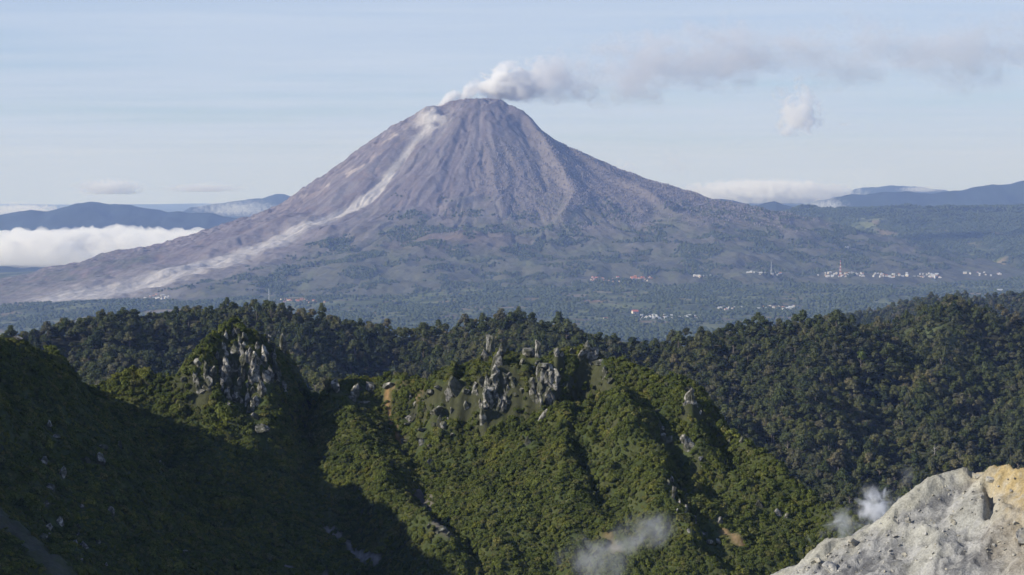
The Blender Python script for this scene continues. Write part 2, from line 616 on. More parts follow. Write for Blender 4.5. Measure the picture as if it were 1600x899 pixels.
HILLS = [
    crest_pts([(-300, 560, 1500, .3), (-60, 530, 1560, .3), (60, 513, 1620, .3), (180, 498, 1680, .3), (300, 487, 1720, .3), (400, 480, 1740, .3), (480, 486, 1740, .3),
               (540, 501, 1740, .3), (610, 514, 1740, .3), (690, 514, 1740, .3), (760, 504, 1720, .3), (830, 494, 1700, .3), (900, 502, 1690, .3), (950, 520, 1680, .3),
               (1000, 534, 1680, .3)]),
    crest_pts([(1000, 536, 1680, .3), (1080, 524, 1700, .3), (1150, 506, 1700, .3), (1230, 494, 1680, .35), (1290, 492, 1660, .4), (1340, 520, 1640, .4)]),
    crest_pts([(1285, 492, 1660, .4), (1262, 545, 1560, .4), (1250, 610, 1450, .4), (1270, 690, 1340, .4), (1320, 770, 1240, .4), (1400, 860, 1140, .4)]),
    crest_pts([(1350, 520, 1900, .3), (1410, 502, 1900, .3), (1455, 483, 1880, .35), (1515, 472, 1850, .4), (1560, 480, 1850, .4), (1610, 505, 1850, .4), (1700, 540, 1850, .4)]),
    crest_pts([(1512, 472, 1850, .4), (1475, 530, 1720, .4), (1450, 600, 1560, .4), (1470, 680, 1400, .4), (1540, 760, 1260, .4), (1650, 860, 1150, .4)]),
    crest_pts([(1640, 560, 1700, .4), (1610, 640, 1500, .4), (1640, 720, 1350, .4), (1750, 800, 1200, .4)]),
    crest_pts([(430, 500, 1720, .3), (460, 540, 1600, .3), (500, 600, 1450, .3)]),
    crest_pts([(200, 500, 1660, .3), (190, 540, 1560, .3), (200, 600, 1430, .3)]),
    crest_pts([(830, 498, 1700, .3), (850, 540, 1580, .3), (900, 600, 1450, .3)]),
    crest_pts([(1100, 525, 1690, .3), (1090, 580, 1550, .3), (1110, 660, 1380, .3), (1170, 760, 1230, .3)]),
]


def hills_h(x, y):
    z = np.full(np.shape(x), -260.0)
    wx = 25 * fbm(x / 170, y / 170, 81, 3); wy = 25 * fbm(x / 170, y / 170, 82, 3)
    for P in HILLS:
        zz = seg_union(x + 0.6 * wx, y + 0.6 * wy, P, back=0.46, s2=0.46)
        k = 9.0   # smooth union
        h = np.clip(0.5 + 0.5 * (zz - z) / k, 0, 1)
        z = z * (1 - h) + zz * h + k * h * (1 - h)
    return z + 6.5 * fbm(x / 110, y / 110, 85, 4)


HILL_C = crest_pts([(1000, 560, 3700, .2), (1180, 525, 3700, .2), (1300, 500, 3750, .2), (1380, 480, 3800, .2), (1450, 470, 3800, .2), (1530, 462, 3800, .2), (1600, 456, 3800, .2), (1800, 446, 3800, .2)], 9)


def hill_c_h(x, y):
    return seg_union(x + 30 * fbm(x / 300, y / 300, 86, 3), y, HILL_C, back=.3, s2=.3) + 9 * fbm(x / 200, y / 200, 87, 4)


# ---- pale solfatara mound, right foreground
MOUND_PX = [(1120, 945, 119), (1210, 901, 119), (1250, 881, 119), (1290, 861, 119), (1330, 841, 119.5), (1370, 815, 120), (1400, 792, 120), (1430, 772, 120.3),
            (1455, 757, 120.5), (1480, 749, 120.5), (1520, 746, 120.5), (1540, 748, 120), (1552, 744, 119.5), (1575, 741, 119), (1600, 740, 118.5), (1700, 733, 117), (1850, 722, 114), (2000, 715, 110)]
MOUND = np.array([[*at(a, b, d), .62, 3] for a, b, d in MOUND_PX])


CRACK = []


def mound_h(x, y):
    wx, wy = .35 * fbm(x / 2.5, y / 2.5, 91, 3), .35 * fbm(x / 2.5, y / 2.5, 92, 3)
    z = seg_union(x + wx, y + wy, MOUND, back=0.9, s2=0.62)
    z = z + .45 * (ridged(x / 5.0, y / 5.0, 95, 2, .5) - .5) + .05 * ridged(x / 1.6, y / 1.6, 96, 4, .55) + 0.03 * fbm(x / .4, y / .4, 97, 3, .65)
    z = z - .09 * sstep(.34, .5, fbm(x / .9, y / .9, 106, 3, .6))
    # blocky crusts with sharp lower edges, and the crack below the crest
    q = fbm(x / 1.7, y / 1.7, 104, 3)
    z = z + .09 * sstep(.12, .2, q) + .08 * sstep(.38, .44, q)
    if CRACK:
        d, fr, sd = poly_dist(x, y, CRACK)
        z = z - .75 * np.exp(-(d / .22) ** 2)
    return z

CRACK += [(p[0], p[1]) for p in hits([(1543, 752), (1549, 765), (1549, 780), (1544, 795)], mound_h, 95, 130)]

# ================================================================== STRUCTURE
def terrain_obj(name, me, mat_, label=None):
    me.materials.append(mat_)
    o = link(bpy.data.objects.new(name, me))
    return tag(o, label, kind='structure')


def lerp3(a, b, t):
    t = np.asarray(t)[..., None]
    return np.asarray(a) * (1 - t) + np.asarray(b) * t

# ---- valley floor and far country, one sheet to the horizon
def axis(*segs):
    out = []
    for a, b, st in segs:
        out.append(np.arange(a, b, st))
    return np.concatenate(out)

gx = axis((-62000, -12000, 4000), (-12000, -4000, 400), (-4000, -2600, 50), (-2600, 2900, 11), (2900, 4400, 30), (4400, 12000, 400), (12000, 62001, 4000))
gy = axis((-3000, 3000, 1000), (3000, 7600, 200), (7600, 13000, 16), (13000, 17600, 24), (17600, 24000, 200), (24000, 62001, 2000))
X, Y = np.meshgrid(gx, gy)
Z = plain_h(X, Y)
rv = np.hypot(X - VX, Y - VY)
# tucked under the volcano, whose own mesh stands there
vz = volcano_h(X, Y, False)
Z = np.where(rv < 3000, np.where(vz > Z, Z - 12, Z), Z)
Z = np.where(Y < 6500, np.minimum(Z, -540), Z)
shade_belt = sstep(15600, 16200, Y + .25 * X - 600) * sstep(1500, 2100, X)  # shaded band on the plateau; the wood is denser here too
wood = sstep(-0.05, 0.22, fbm(X / 260, Y / 420, 23, 4) + 0.55 * sstep(12600, 15000, Y) * sstep(600, 1800, X) + shade_belt)
field = fbm(X / 140, Y / 260, 24, 3)
c = lerp3((.050, .066, .026), (.095, .115, .045), sstep(-.5, .5, field))
c = lerp3(c, (.13, .105, .07), 0.7 * sstep(.32, .5, fbm(X / 90, Y / 170, 26, 3)))
fu, fv = (X + .3 * Y) / 95 + .4 * fbm(X / 400, Y / 400, 28, 2), (Y - .2 * X) / 150
cell = _hash(np.floor(fu + .5 * (np.floor(fv) % 2)), np.floor(fv), 5) / 4294967296.0
c = lerp3(c, (.135, .150, .065), .75 * sstep(.68, .72, cell)); c = lerp3(c, (.17, .125, .085), .7 * sstep(.90, .92, cell))
c = lerp3(c, (.045, .058, .026), .7 * (1 - sstep(.22, .25, cell)))
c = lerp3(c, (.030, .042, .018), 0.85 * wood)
c = lerp3(c, (.016, .022, .012), 0.9 * shade_belt)  # shade of the plateau band, put into the ground colour
c = lerp3(c, (.035, .048, .022), sstep(17500, 20000, Y))
# ploughed brown fields near the far village
for (px, py) in ((1525, 423), (1500, 425), (1330, 398), (930, 470)):
    p = hit(px, py, plain_h, 8000, 17000)
    c = lerp3(c, (.20, .12, .07), 0.75 * np.exp(-((X - p[0]) / 55) ** 4 - ((Y - p[1]) / 110) ** 4))
M_ground = mat_terrain('farmland', 22, 3.0, 0.4)
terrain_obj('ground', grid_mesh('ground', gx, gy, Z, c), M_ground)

# ---- the volcano
vx_ = np.arange(VX - 3150, VX + 2900, 8.0)
vy_ = np.arange(VY - 3050, VY + 900, 8.0)
X, Y = np.meshgrid(vx_, vy_)
Z = volcano_h(X, Y)
dx_, dy_ = X - VX, Y - VY
r = np.hypot(dx_, dy_); th = np.arctan2(dy_, dx_)
cs, sn = np.cos(th), np.sin(th)
nA = fbm(X / 260, Y / 260, 33, 4); nB = fbm(X / 70, Y / 70, 34, 4); nR = fbm(th * 14, r / 700, 35, 4)
bare = np.broadcast_to(np.array((.124, .105, .114)), X.shape + (3,))
c = lerp3(bare, (.160, .145, .154), sstep(-.4, .5, nR))                       # streaks of ash
c = lerp3(c, (.085, .066, .064), 0.6 * sstep(.1, .6, fbm(th * 30, r / 500, 36, 3)))
rightw = sstep(-.25, .45, cs + .25 * nA)
c = lerp3(c, (.150, .135, .128), 0.75 * rightw * sstep(200, 500, r))             # ash-grey dead wood on the right
gz = Z + 110 * nA + 60 * nB
green = sstep(-140, -330, gz + 60 * rightw * -1)
left = sstep(.35, -.75, sn) * 0 + sstep(-.35, -.8, cs - .35 * 0)
leftdep = sstep(-.52, -.80, cs + .12 * nA)                                       # left flank stays bare down to the foot
green = green * (1 - sstep(-.30, -.72, cs + .12 * nA) * (1 - .7 * sstep(-430, -560, gz)))
c = lerp3(c, (.076, .082, .050), (.45 + .4 * sstep(-260, -430, gz)) * green)
c = lerp3(c, (.085, .098, .050), 0.6 * green * sstep(.1, .5, fbm(X / 180, Y / 260, 37, 3)))
c = lerp3(c, (.140, .100, .085), 0.55 * sstep(.15, .5, nB) * leftdep)
# reddish clearing low on the front
p = hit(700, 372, volcano_h, 10500, 14500)
c = lerp3(c, (.135, .098, .080), .75 * np.exp(-((X - p[0]) / 330) ** 2 - ((Y - p[1]) / 170) ** 2))
# fresh pale flow
flow = [(h[0], h[1]) for h in hits([(668, 196), (648, 222), (612, 268), (590, 292)], volcano_h, 10500, 14500)]
d, fr, sd = poly_dist(X, Y, flow)
c = lerp3(c, (.44, .42, .40), .75 * np.exp(-(d / 22) ** 2))
flow = [(h[0], h[1]) for h in hits([(612, 268), (590, 292), (560, 317), (470, 362), (360, 403), (230, 443), (140, 460)], cone_h, 10500, 14500)]
d, fr, sd = poly_dist(X, Y, flow)
strk = fbm(th * 60, r / 900, 38, 3)
wdt = (20 + 95 * fr + 190 * fr ** 2.5) * (1 + .12 * nB + .15 * strk)
core = 1 - sstep(.45, 1.2, d / wdt)
c = lerp3(c, (.20, .18, .182), .6 * (1 - sstep(.6, 2.6, d / (wdt * 1.3) + .5 * strk)) * sstep(.3, .6, fr))
c = lerp3(c, (.40, .385, .385), np.clip(core * (1.0 - .32 * fr + (.1 + .3 * fr) * strk), 0, 1))
# flecks of pale blocks and dark clefts on the left flank
lf = sstep(-.2, -.75, cs) * sstep(250, 420, r) * sstep(-.75, .0, sn)
fl = fbm(X / 26, Y / 26, 39, 3, .7)
c = lerp3(c, (.30, .25, .235), .6 * lf * sstep(.3, .65, fl + .35 * nA))
c = lerp3(c, (.068, .052, .054), .75 * lf * sstep(.25, .6, -fl + .3 * nB))
# pale altered rock of the vent and of the left shoulder
p = hit(672, 186, volcano_h, 10500, 14500)
c = lerp3(c, (.52, .50, .48), .9 * np.exp(-((X - p[0]) / 85) ** 2 - ((Y - p[1]) / 110) ** 2) * sstep(-.7, .2, nB))
for px, py, sx, sy, k in ((615, 212, 70, 60, .55), (560, 262, 90, 60, .5), (525, 282, 80, 50, .6), (720, 203, 9, 16, .8), (470, 312, 110, 60, .35), (410, 345, 120, 60, .3)):
    p = hit(px, py, volcano_h, 10500, 14500)
    if p is not None:
        c = lerp3(c, (.42, .37, .34), 1.3 * k * np.exp(-((X - p[0]) / sx) ** 2 - ((Y - p[1]) / sy) ** 2) * sstep(-.05, .35, nB))
M_volcano = mat_terrain('volcano_ash', 14, 4.0, 0.32)
terrain_obj('volcano', grid_mesh('volcano', vx_, vy_, Z, c), M_volcano,
            'bare purple-grey volcano cone smoking above the valley')

# ---- far blue mountains
M_far = mat_plain('far_forest', (.020, .030, .022), .95, .3, 1 / 300)


def far_range(name, pl, D, depth, seed, label):
    P = np.array([at(a, b, D) for a, b in pl])
    xs = np.linspace(P[0, 0], P[-1, 0], 240)
    ys = np.linspace(D - depth, D + depth * .6, 60)
    X, Y = np.meshgrid(xs, ys)
    zc = np.interp(X, P[:, 0], P[:, 2])
    t = (Y - D) / np.where(Y < D, depth, depth * .6)
    base = -880
    sh = (1 - np.abs(t)) ** 1.15
    Z = base + (zc - base) * sh
    Z = Z + (np.abs(t) ** .5) * sh * 150 * (ridged(X / 1300, Y / 1800, seed, 4) - .8) + 14 * fbm(X / 220, Y / 300, seed + 3, 4)
    me = grid_mesh(name, xs, ys, Z)
    terrain_obj(name, me, M_far, label)


far_range('mountain_range', [(-260, 372), (-120, 350), (0, 338), (50, 329), (75, 331), (118, 317), (145, 316), (205, 319), (262, 332), (290, 330), (330, 333), (390, 345), (460, 372), (560, 400)], 23000, 2300, 301, 'blue mountain rising behind the low cloud at left')
far_range('mountain_range', [(200, 372), (300, 325), (340, 318), (375, 314), (410, 309), (430, 304), (450, 306), (500, 318), (600, 345), (700, 370)], 30000, 2400, 302, 'faint blue ridge peeping through cloud beside the volcano')
far_range('mountain_range', [(1000, 372), (1060, 330), (1110, 312), (1140, 312), (1175, 318), (1210, 315), (1250, 325), (1300, 350), (1360, 380)], 21500, 1700, 303, 'small blue hills below the cloud right of the volcano')
far_range('mountain_range', [(1150, 372), (1220, 338), (1270, 314), (1320, 304), (1390, 298), (1440, 300), (1500, 295), (1550, 287), (1580, 288), (1600, 282), (1680, 272), (1800, 290), (1950, 330)], 24500, 2400, 304, 'long blue mountain range at the right edge')
far_range('mountain_range', [(1020, 350), (1100, 312), (1140, 296), (1180, 293), (1230, 296), (1300, 302), (1350, 292), (1410, 290), (1470, 296), (1560, 320), (1700, 350)], 34000, 2600, 305, 'palest farthest ridge just under the right-hand sky')

# ---- wooded hills
hx = np.arange(-560, 700, 7.0); hy = np.arange(1020, 2900, 8.0)
X, Y = np.meshgrid(hx, hy)
Z = hills_h(X, Y)
edge = np.maximum(sstep(2640, 2890, Y), 0)
Z = Z - 90 * edge
clr = hit(1446, 522, hills_h, 1200, 2800)
c = lerp3(np.broadcast_to(np.array((.026, .034, .014)), X.shape + (3,)), (.05, .05, .028), sstep(-.3, .4, fbm(X / 30, Y / 30, 88, 3)))
cm = np.exp(-((X - clr[0] + .25 * (Y - clr[1])) / 14) ** 2 - ((Y - clr[1]) / 60) ** 2)
c = lerp3(c, (.082, .098, .036), np.clip(1.2 * cm * (1 + .6 * fbm(X / 12, Y / 12, 89, 3)), 0, 1))
M_hill = mat_terrain('forest_floor', 3, .6, .4)
terrain_obj('wooded_hills', grid_mesh('wooded_hills', hx, hy, Z, c), M_hill)

cx_ = np.arange(100, 1000, 12.0); cy2_ = np.arange(2950, 4100, 14.0)
X, Y = np.meshgrid(cx_, cy2_)
terrain_obj('far_wooded_hill', grid_mesh('far_wooded_hill', cx_, cy2_, hill_c_h(X, Y), np.broadcast_to(np.array((.036, .046, .022)), X.shape + (3,))), M_hill)

# ---- crater rim
rx_ = np.arange(-262, 150, .68); ry_ = np.arange(405, 745, .8)
X, Y = np.meshgrid(rx_, ry_)
Z = rim_h(X, Y)
gzx = np.gradient(Z, .68, axis=1); gzy = np.gradient(Z, .8, axis=0)
slope = np.hypot(gzx, gzy)
c = lerp3(np.broadcast_to(np.array((.046, .060, .019)), X.shape + (3,)), (.064, .072, .025), sstep(-.3, .5, fbm(X / 7, Y / 7, 78, 4)))
cz_ = Y > np.interp(X, CREST[:, 0], CREST[:, 1]) - 27
rk = np.where(cz_, sstep(1.1, 1.8, slope), sstep(1.8, 2.8, slope))
c = lerp3(c, (.050, .052, .026), .9 * rk)
BARE = np.zeros_like(X)


def bare_strip(pl, wd, col, k, seed):
    global c, BARE
    pts = hits(pl, rim_h, 430, 760)
    d, fr, sd = poly_dist(X, Y, [(p[0], p[1]) for p in pts])
    m = np.exp(-(d / (wd * (1 + .5 * fbm(X / 4, Y / 4, seed, 3)))) ** 3)
    c = lerp3(c, col, np.clip(k * m * (1 + .5 * fbm(X / 1.5, Y / 1.5, seed + 1, 3)), 0, 1))
    BARE = np.maximum(BARE, m)


bare_strip([(605, 612), (606, 640), (612, 668), (625, 690)], .8, (.27, .165, .075), .85, 401)
bare_strip([(612, 606), (640, 601), (665, 606)], 0.3, (.22, .15, .075), .7, 402)
bare_strip([(655, 770), (668, 795), (690, 825), (700, 835)], 1.7, (.12, .105, .09), .9, 403)
bare_strip([(512, 828), (545, 850), (590, 876)], 1.1, (.20, .185, .175), .9, 404)
bare_strip([(425, 878), (470, 893), (510, 905)], 1.0, (.20, .185, .175), .9, 405)
bare_strip([(-20, 790), (40, 840), (90, 890), (110, 920)], 4, (.075, .066, .064), .5, 406)
bare_strip([(948, 835), (956, 848), (965, 860)], 1.0, (.16, .115, .06), .6, 408)
bare_strip([(1130, 828), (1150, 842), (1165, 858)], 1.0, (.24, .16, .09), .7, 409)
M_rim = mat_terrain('rim_soil', 1.1, .25, .4)
terrain_obj('crater_rim', grid_mesh('crater_rim', rx_, ry_, Z, c), M_rim)
RIMZ, RIMS, RIMGX, RIMGY = Z, slope, gzx, gzy

# ---- pale mound
mx_ = np.arange(8, 33, .085); my_ = np.arange(104, 129, .085)
X, Y = np.meshgrid(mx_, my_)
Z = mound_h(X, Y)
n1_ = fbm(X / 1.1, Y / 1.1, 98, 5, .6); n2_ = fbm(X / 3.5, Y / 3.5, 99, 4); n3_ = fbm(X / .45, Y / .45, 103, 4, .65)
c = lerp3(np.broadcast_to(np.array((.295, .29, .268)), X.shape + (3,)), (.15, .15, .148), sstep(-.15, .45, .7 * n1_ + .5 * n2_ + .55 * n3_))
c = lerp3(c, (.13, .13, .128), .5 * sstep(.34, .5, fbm(X / .9, Y / .9, 106, 3, .6)))
c = lerp3(c, (.35, .34, .28), .5 * sstep(.12, .5, n2_ * -.8 + .3 * n1_ + .25 * n3_))
c = lerp3(c, (.37, .355, .28), .6 * sstep(.55, 1.05, Z - np.interp(X, MOUND[:, 0], MOUND[:, 2]) + 1.0 + .3 * n1_))
p = hit(1600, 770, mound_h, 95, 130)
sul = np.exp(-(np.minimum(X - p[0] + .5, 0) / .9) ** 2) * sstep(p[2] - 2.2, p[2] + .6, Z + .6 * n2_)
c = lerp3(c, (.36, .265, .115), np.clip(1.2 * sul * (.8 + .5 * n3_), 0, .9))
c = lerp3(c, (.34, .28, .18), .45 * sstep(p[0] - 3.0, p[0] - .6, X + .6 * n2_) * (1 - sul))
M_mound = mat_terrain('solfatara_ground', .10, .09, .5)
terrain_obj('solfatara_mound', grid_mesh('solfatara_mound', mx_, my_, Z, c), M_mound)

# ================================================================== VEGETATION MESHES
def leaf_cloud(rs, lobes, per, size, flat=0.0):
    """leaf-sized quads over a set of lobes (centre, radii), with a small solid heart in each lobe"""
    V, Fq, Vt, Ft = [], [], [], []
    for (c, rad) in lobes:
        c = np.array(c); rad = np.array(rad)
        k = max(6, int(per * (rad[0] * rad[2]) / (lobes[0][1][0] * lobes[0][1][2])))
        d = rs.normal(size=(k, 3)); d /= np.linalg.norm(d, axis=1)[:, None]
        d[:, 2] = np.where(d[:, 2] < -.35, -d[:, 2], d[:, 2])
        pos = c + d * rad * rs.uniform(.78, 1.08, (k, 1))
        nrm = d / rad; nrm /= np.linalg.norm(nrm, axis=1)[:, None]
        nrm = nrm + rs.normal(scale=.36, size=(k, 3)); nrm /= np.linalg.norm(nrm, axis=1)[:, None]
        up = rs.normal(size=(k, 3))
        a = np.cross(nrm, up); a /= np.linalg.norm(a, axis=1)[:, None]
        b = np.cross(nrm, a)
        sz = size * rs.uniform(.6, 1.25, (k, 1))
        q = np.stack([pos - a * sz * .5 - b * sz * .2, pos + a * sz * .1 - b * sz * .5, pos + a * sz * .55 + b * sz * .1, pos - a * sz * .1 + b * sz * .5], 1)
        base = len(V)
        V.extend(q.reshape(-1, 3)); Fq.extend((np.arange(k * 4).reshape(k, 4) + base).tolist())
        # heart: a rough octahedron
        h = len(V)
        o = np.array([(1, 0, 0), (0, 1, 0), (-1, 0, 0), (0, -1, 0), (0, 0, 1), (0, 0, -1)]) * rad * .9 + c
        V.extend(o)
        for i in range(4):
            j = (i + 1) % 4
            Fq.append([h + i, h + j, h + 4, h + 4]); Fq.append([h + j, h + i, h + 5, h + 5])
    me = bpy.data.meshes.new('leaves')
    fs = [f if f[2] != f[3] else f[:3] for f in Fq]
    me.from_pydata([tuple(v) for v in V], [], fs)
    me.update()
    return me


def trunk_mesh(rs, h, r0, limbs=4, spread=2.0):
    V, Fc = [], []

    def tube(p0, p1, ra, rb, n=5):
        p0, p1 = Vector(p0), Vector(p1)
        q = (p1 - p0).to_track_quat('Z', 'Y')
        b = len(V)
        for p, rr in ((p0, ra), (p1, rb)):
            for i in range(n):
                V.append(tuple(p + q @ Vector((math.cos(i * 2 * math.pi / n) * rr, math.sin(i * 2 * math.pi / n) * rr, 0))))
        for i in range(n):
            Fc.append((b + i, b + (i + 1) % n, b + n + (i + 1) % n, b + n + i))
    tube((0, 0, -1.5), (0, 0, h * .55), r0, r0 * .7)
    tube((0, 0, h * .55), (.2, .1, h), r0 * .7, r0 * .35)
    for i in range(limbs):
        a = i * 2 * math.pi / limbs + rs.uniform(-.4, .4)
        z0 = h * rs.uniform(.5, .75)
        tube((0, 0, z0), (math.cos(a) * spread, math.sin(a) * spread, z0 + rs.uniform(.8, 1.8)), r0 * .45, r0 * .15, 4)
    me = bpy.data.meshes.new('trunk')
    me.from_pydata(V, [], Fc); me.update()
    return me


M_bark = mat_plain('bark', (.16, .14, .115), .9, .3, 1.0)
M_tree = mat_leaf('forest_leaves', [(.052, .068, .028), (.072, .088, .036), (.088, .100, .043), (.064, .082, .040), (.104, .106, .056), (.078, .096, .034), (.120, .116, .070)], 45.0)
M_shrub = mat_leaf('shrub_leaves', [(.080, .098, .027), (.094, .114, .030), (.112, .128, .032), (.084, .104, .032), (.120, .124, .044)], 7.0)
M_bright = mat_leaf('bright_leaves', [(.10, .13, .035), (.11, .14, .04)])
M_dead = mat_leaf('ashen_wood', [(.135, .120, .124), (.155, .140, .146), (.115, .104, .106), (.175, .158, .164)], trans=0.0)
M_vtree = mat_leaf('valley_leaves', [(.034, .046, .022), (.046, .06, .028), (.06, .072, .036), (.04, .052, .026)], trans=0.05)

rs = np.random.default_rng(3)
CROWNS, TRUNKS = [], []
for i in range(8):
    hgt = (1.0, .8, 1.25, .9, 1.5, 1.0, .75, 1.2)[i]            # some crowns stand tall, some spread
    lob = [((rs.uniform(-.6, .6), rs.uniform(-.6, .6), 6.2 * hgt + rs.uniform(-.4, .6)), (2.1, 2.1, 1.6 * hgt))]
    nl = int(rs.integers(7, 13))
    for k in range(nl):
        a = rs.uniform(0, 6.28)
        q = rs.uniform(.9, 2.9)
        s_ = rs.uniform(.75, 1.55)
        lob.append(((math.cos(a) * q, math.sin(a) * q, (6.9 - q * .75) * hgt + rs.uniform(-1.3, 1.0)), (s_, s_ * rs.uniform(.8, 1.2), s_ * .75)))
    me = leaf_cloud(rs, lob, 120, .66)
    me.materials.append(M_tree)
    CROWNS.append(me)
    tm = trunk_mesh(rs, 5.8 * hgt, .28, 4, 1.9); tm.materials.append(M_bark)
    TRUNKS.append(tm)
SHRUBS = []
for i in range(6):
    lob = [((0, 0, .55), (.75, .75, .6))]
    for k in range(int(rs.integers(4, 7))):
        a = rs.uniform(0, 6.28); q = rs.uniform(.4, .85); s_ = rs.uniform(.35, .6)
        lob.append(((math.cos(a) * q, math.sin(a) * q, rs.uniform(.25, .8)), (s_, s_, s_ * .85)))
    me = leaf_cloud(rs, lob, 70, .34)
    me.materials.append(M_shrub)
    SHRUBS.append(me)


def rough_ball(rs, seed, mat_, sub=1, jag=.28, squash=1.0):
    bm = bmesh.new()
    bmesh.ops.create_icosphere(bm, subdivisions=sub, radius=1)
    for v in bm.verts:
        v.co *= 1 + rs.uniform(-jag, jag)
        v.co.z = v.co.z * squash + .7 * squash
    me = bpy.data.meshes.new('clump'); bm.to_mesh(me); bm.free()
    me.materials.append(mat_)
    return me


VTREES = [rough_ball(rs, i, M_vtree, 2, .22, 1.0) for i in range(4)]
DTREES = [rough_ball(rs, i, M_dead, 1, .4, 1.25) for i in range(4)]


def pix(p):
    """picture position of world points (N,3)"""
    p = np.asarray(p, float)
    cz = p[..., 1] * CP - p[..., 2] * SP
    v = (p[..., 1] * SP + p[..., 2] * CP) / cz
    return 800 + F * p[..., 0] / cz, 449.5 - F * v


SIL = np.array([(q[0], q[1]) for q in CREST_PX])
MSIL = np.array([(a, b) for a, b, _ in MOUND_PX])


def hidden_by_near(px, py, margin):
    rimtop = np.interp(px, SIL[:, 0], SIL[:, 1], left=520, right=1e4)
    moundtop = np.where(px > 1205, np.interp(px, MSIL[:, 0], MSIL[:, 1]), 1e4)
    return py > np.minimum(rimtop, moundtop) + margin


# ================================================================== FOREST ON THE HILLS
st = 5.0
gx_, gy_ = np.meshgrid(np.arange(-540, 690, st), np.arange(1060, 2680, st))
tx = (gx_ + rng.uniform(-.45, .45, gx_.shape) * st).ravel(); ty = (gy_ + rng.uniform(-.45, .45, gx_.shape) * st).ravel()
tz = hills_h(tx, ty)
tpx, tpy = pix(np.stack([tx, ty, tz + 8], -1))
keep = (tpx > -60) & (tpx < 1660) & ~hidden_by_near(tpx, tpy, 45)
cmk = np.exp(-((tx - clr[0] + .25 * (ty - clr[1])) / 15) ** 2 - ((ty - clr[1]) / 65) ** 2)
keep &= (cmk < .5) | (rng.random(len(tx)) < .12)
tx, ty, tz, tpx, tpy = (q[keep] for q in (tx, ty, tz, tpx, tpy))
n = len(tx)
tsc = rng.uniform(.5, 1.05, n) * (1 + .35 * (rng.random(n) < .12))
tscl = np.stack([tsc * rng.uniform(.9, 1.15, n), tsc * rng.uniform(.9, 1.15, n), tsc * rng.uniform(.85, 1.3, n)], -1)
tro = rng.uniform(0, 6.28, n); tid = rng.integers(0, 8, n)
vis = ~hidden_by_near(tpx, tpy, -2) & (tpx > 5) & (tpx < 1595)
size_px = np.where(vis, tsc / ty, 0)
order = np.argsort(-size_px)
ind = order[:290]


def make_tree(loc, scl, rz, k, label, group=None, crown_mat=None, trunk=None):
    e = link(bpy.data.objects.new('forest_tree', None))
    e.empty_display_size = 1
    e.location = loc; e.scale = scl; e.rotation_euler = (0, 0, rz)
    link(bpy.data.objects.new('trunk', trunk or TRUNKS[k]), e)
    cm_ = CROWNS[k]
    if crown_mat:
        cm_ = cm_.copy(); cm_.materials.clear(); cm_.materials.append(crown_mat)
    link(bpy.data.objects.new('crown', cm_), e)
    tag(e, label, 'tree', group)
    return e


for i in ind:
    for lim, lb, gr in ((1180, 'forest tree just beyond the upper end of the right-hand spur', 'trees beyond the upper spur'),
                        (1260, 'forest tree just beyond the middle of the right-hand spur', 'trees beyond the middle spur'),
                        (1330, 'forest tree just beyond the lowest end of the right-hand spur', 'trees beyond the lower spur'),
                        (1410, 'forest tree behind the white steam left of the pale mound', 'trees behind the steam'),
                        (1480, 'forest tree directly above the rising left shoulder of the pale mound', 'trees above the mound shoulder'),
                        (9999, 'forest tree directly above the level top of the pale mound', 'trees above the mound top')):
        if tpx[i] < lim:
            break
    lb = 'dark green rounded ' + lb
    make_tree((tx[i], ty[i], tz[i] - .3), tscl[i], tro[i], tid[i], lb, gr)
# singular trees
p = hit(1460, 735, hills_h, 1060, 2000)
tall = trunk_mesh(np.random.default_rng(8), 9, .2, 5, 1.6); tall.materials.append(mat_plain('pale_bark', (.34, .32, .29), .9, .2, 1.0))
e = make_tree((p[0], p[1], p[2]), (1.25, 1.25, 1.25), .3, 1, 'tall tree with a bare pale trunk showing above the mound', None, None, tall)
e.children[1].location.z = 2.6
p = hit(1345, 590, hills_h, 1060, 2000)
make_tree((p[0], p[1], p[2] + 2), (1.2, 1.2, 1.5), 1.0, 2, 'bright green tree standing out in the dark right-hand forest', None, M_bright)
rest = np.ones(n, bool); rest[ind] = False
qx, qy = np.meshgrid(np.arange(150, 960, 7.5), np.arange(3000, 3900, 8.5))
qx = (qx + rng.uniform(-3, 3, qx.shape)).ravel(); qy = (qy + rng.uniform(-3, 3, qy.shape)).ravel()
m_ = (qx / qy < .22)
qx, qy = qx[m_], qy[m_]; qs = rng.uniform(.9, 1.6, len(qx))
stuff_instances('distant_forest', np.stack([qx, qy, hill_c_h(qx, qy) - .3], -1), np.stack([qs, qs, qs], -1), rng.uniform(0, 6.28, len(qx)), rng.integers(0, 8, len(qx)), CROWNS,
                'hazy forest on the farther hill at the right', 'forest')
stuff_instances('forest', np.stack([tx, ty, tz - .3], -1)[rest], tscl[rest], tro[rest], tid[rest], CROWNS, 'dense dark green forest covering the hills behind the crater rim', 'forest')

# ================================================================== ROCKS
def mat_rock(name, light, dark, green, s):
    m, t = new_mat(name)
    g = t.n('ShaderNodeNewGeometry'); oi = t.n('ShaderNodeObjectInfo')
    p = g.outputs['Position']
    f1 = t.noise(p, s, 6, .65); f2 = t.noise(p, s * .35, 4, .6, .5)
    c = t.mix(t.maprange(f1, .38, .62), dark, light)
    c = t.mix(t.math('MULTIPLY', t.maprange(f2, .42, .56), .85), c, green)
    k = t.maprange(oi.outputs['Random'], 0, 1, .75, 1.2, smooth=False)
    c2 = t.vmath('SCALE', c); t.set(c2.node.inputs['Scale'], k)
    bp = t.n('ShaderNodeBump', i_Strength=.9, i_Distance=.25 / s)
    t.set(bp.inputs['Height'], f1)
    finish(t, c2, .95, bp.outputs[0])
    return m


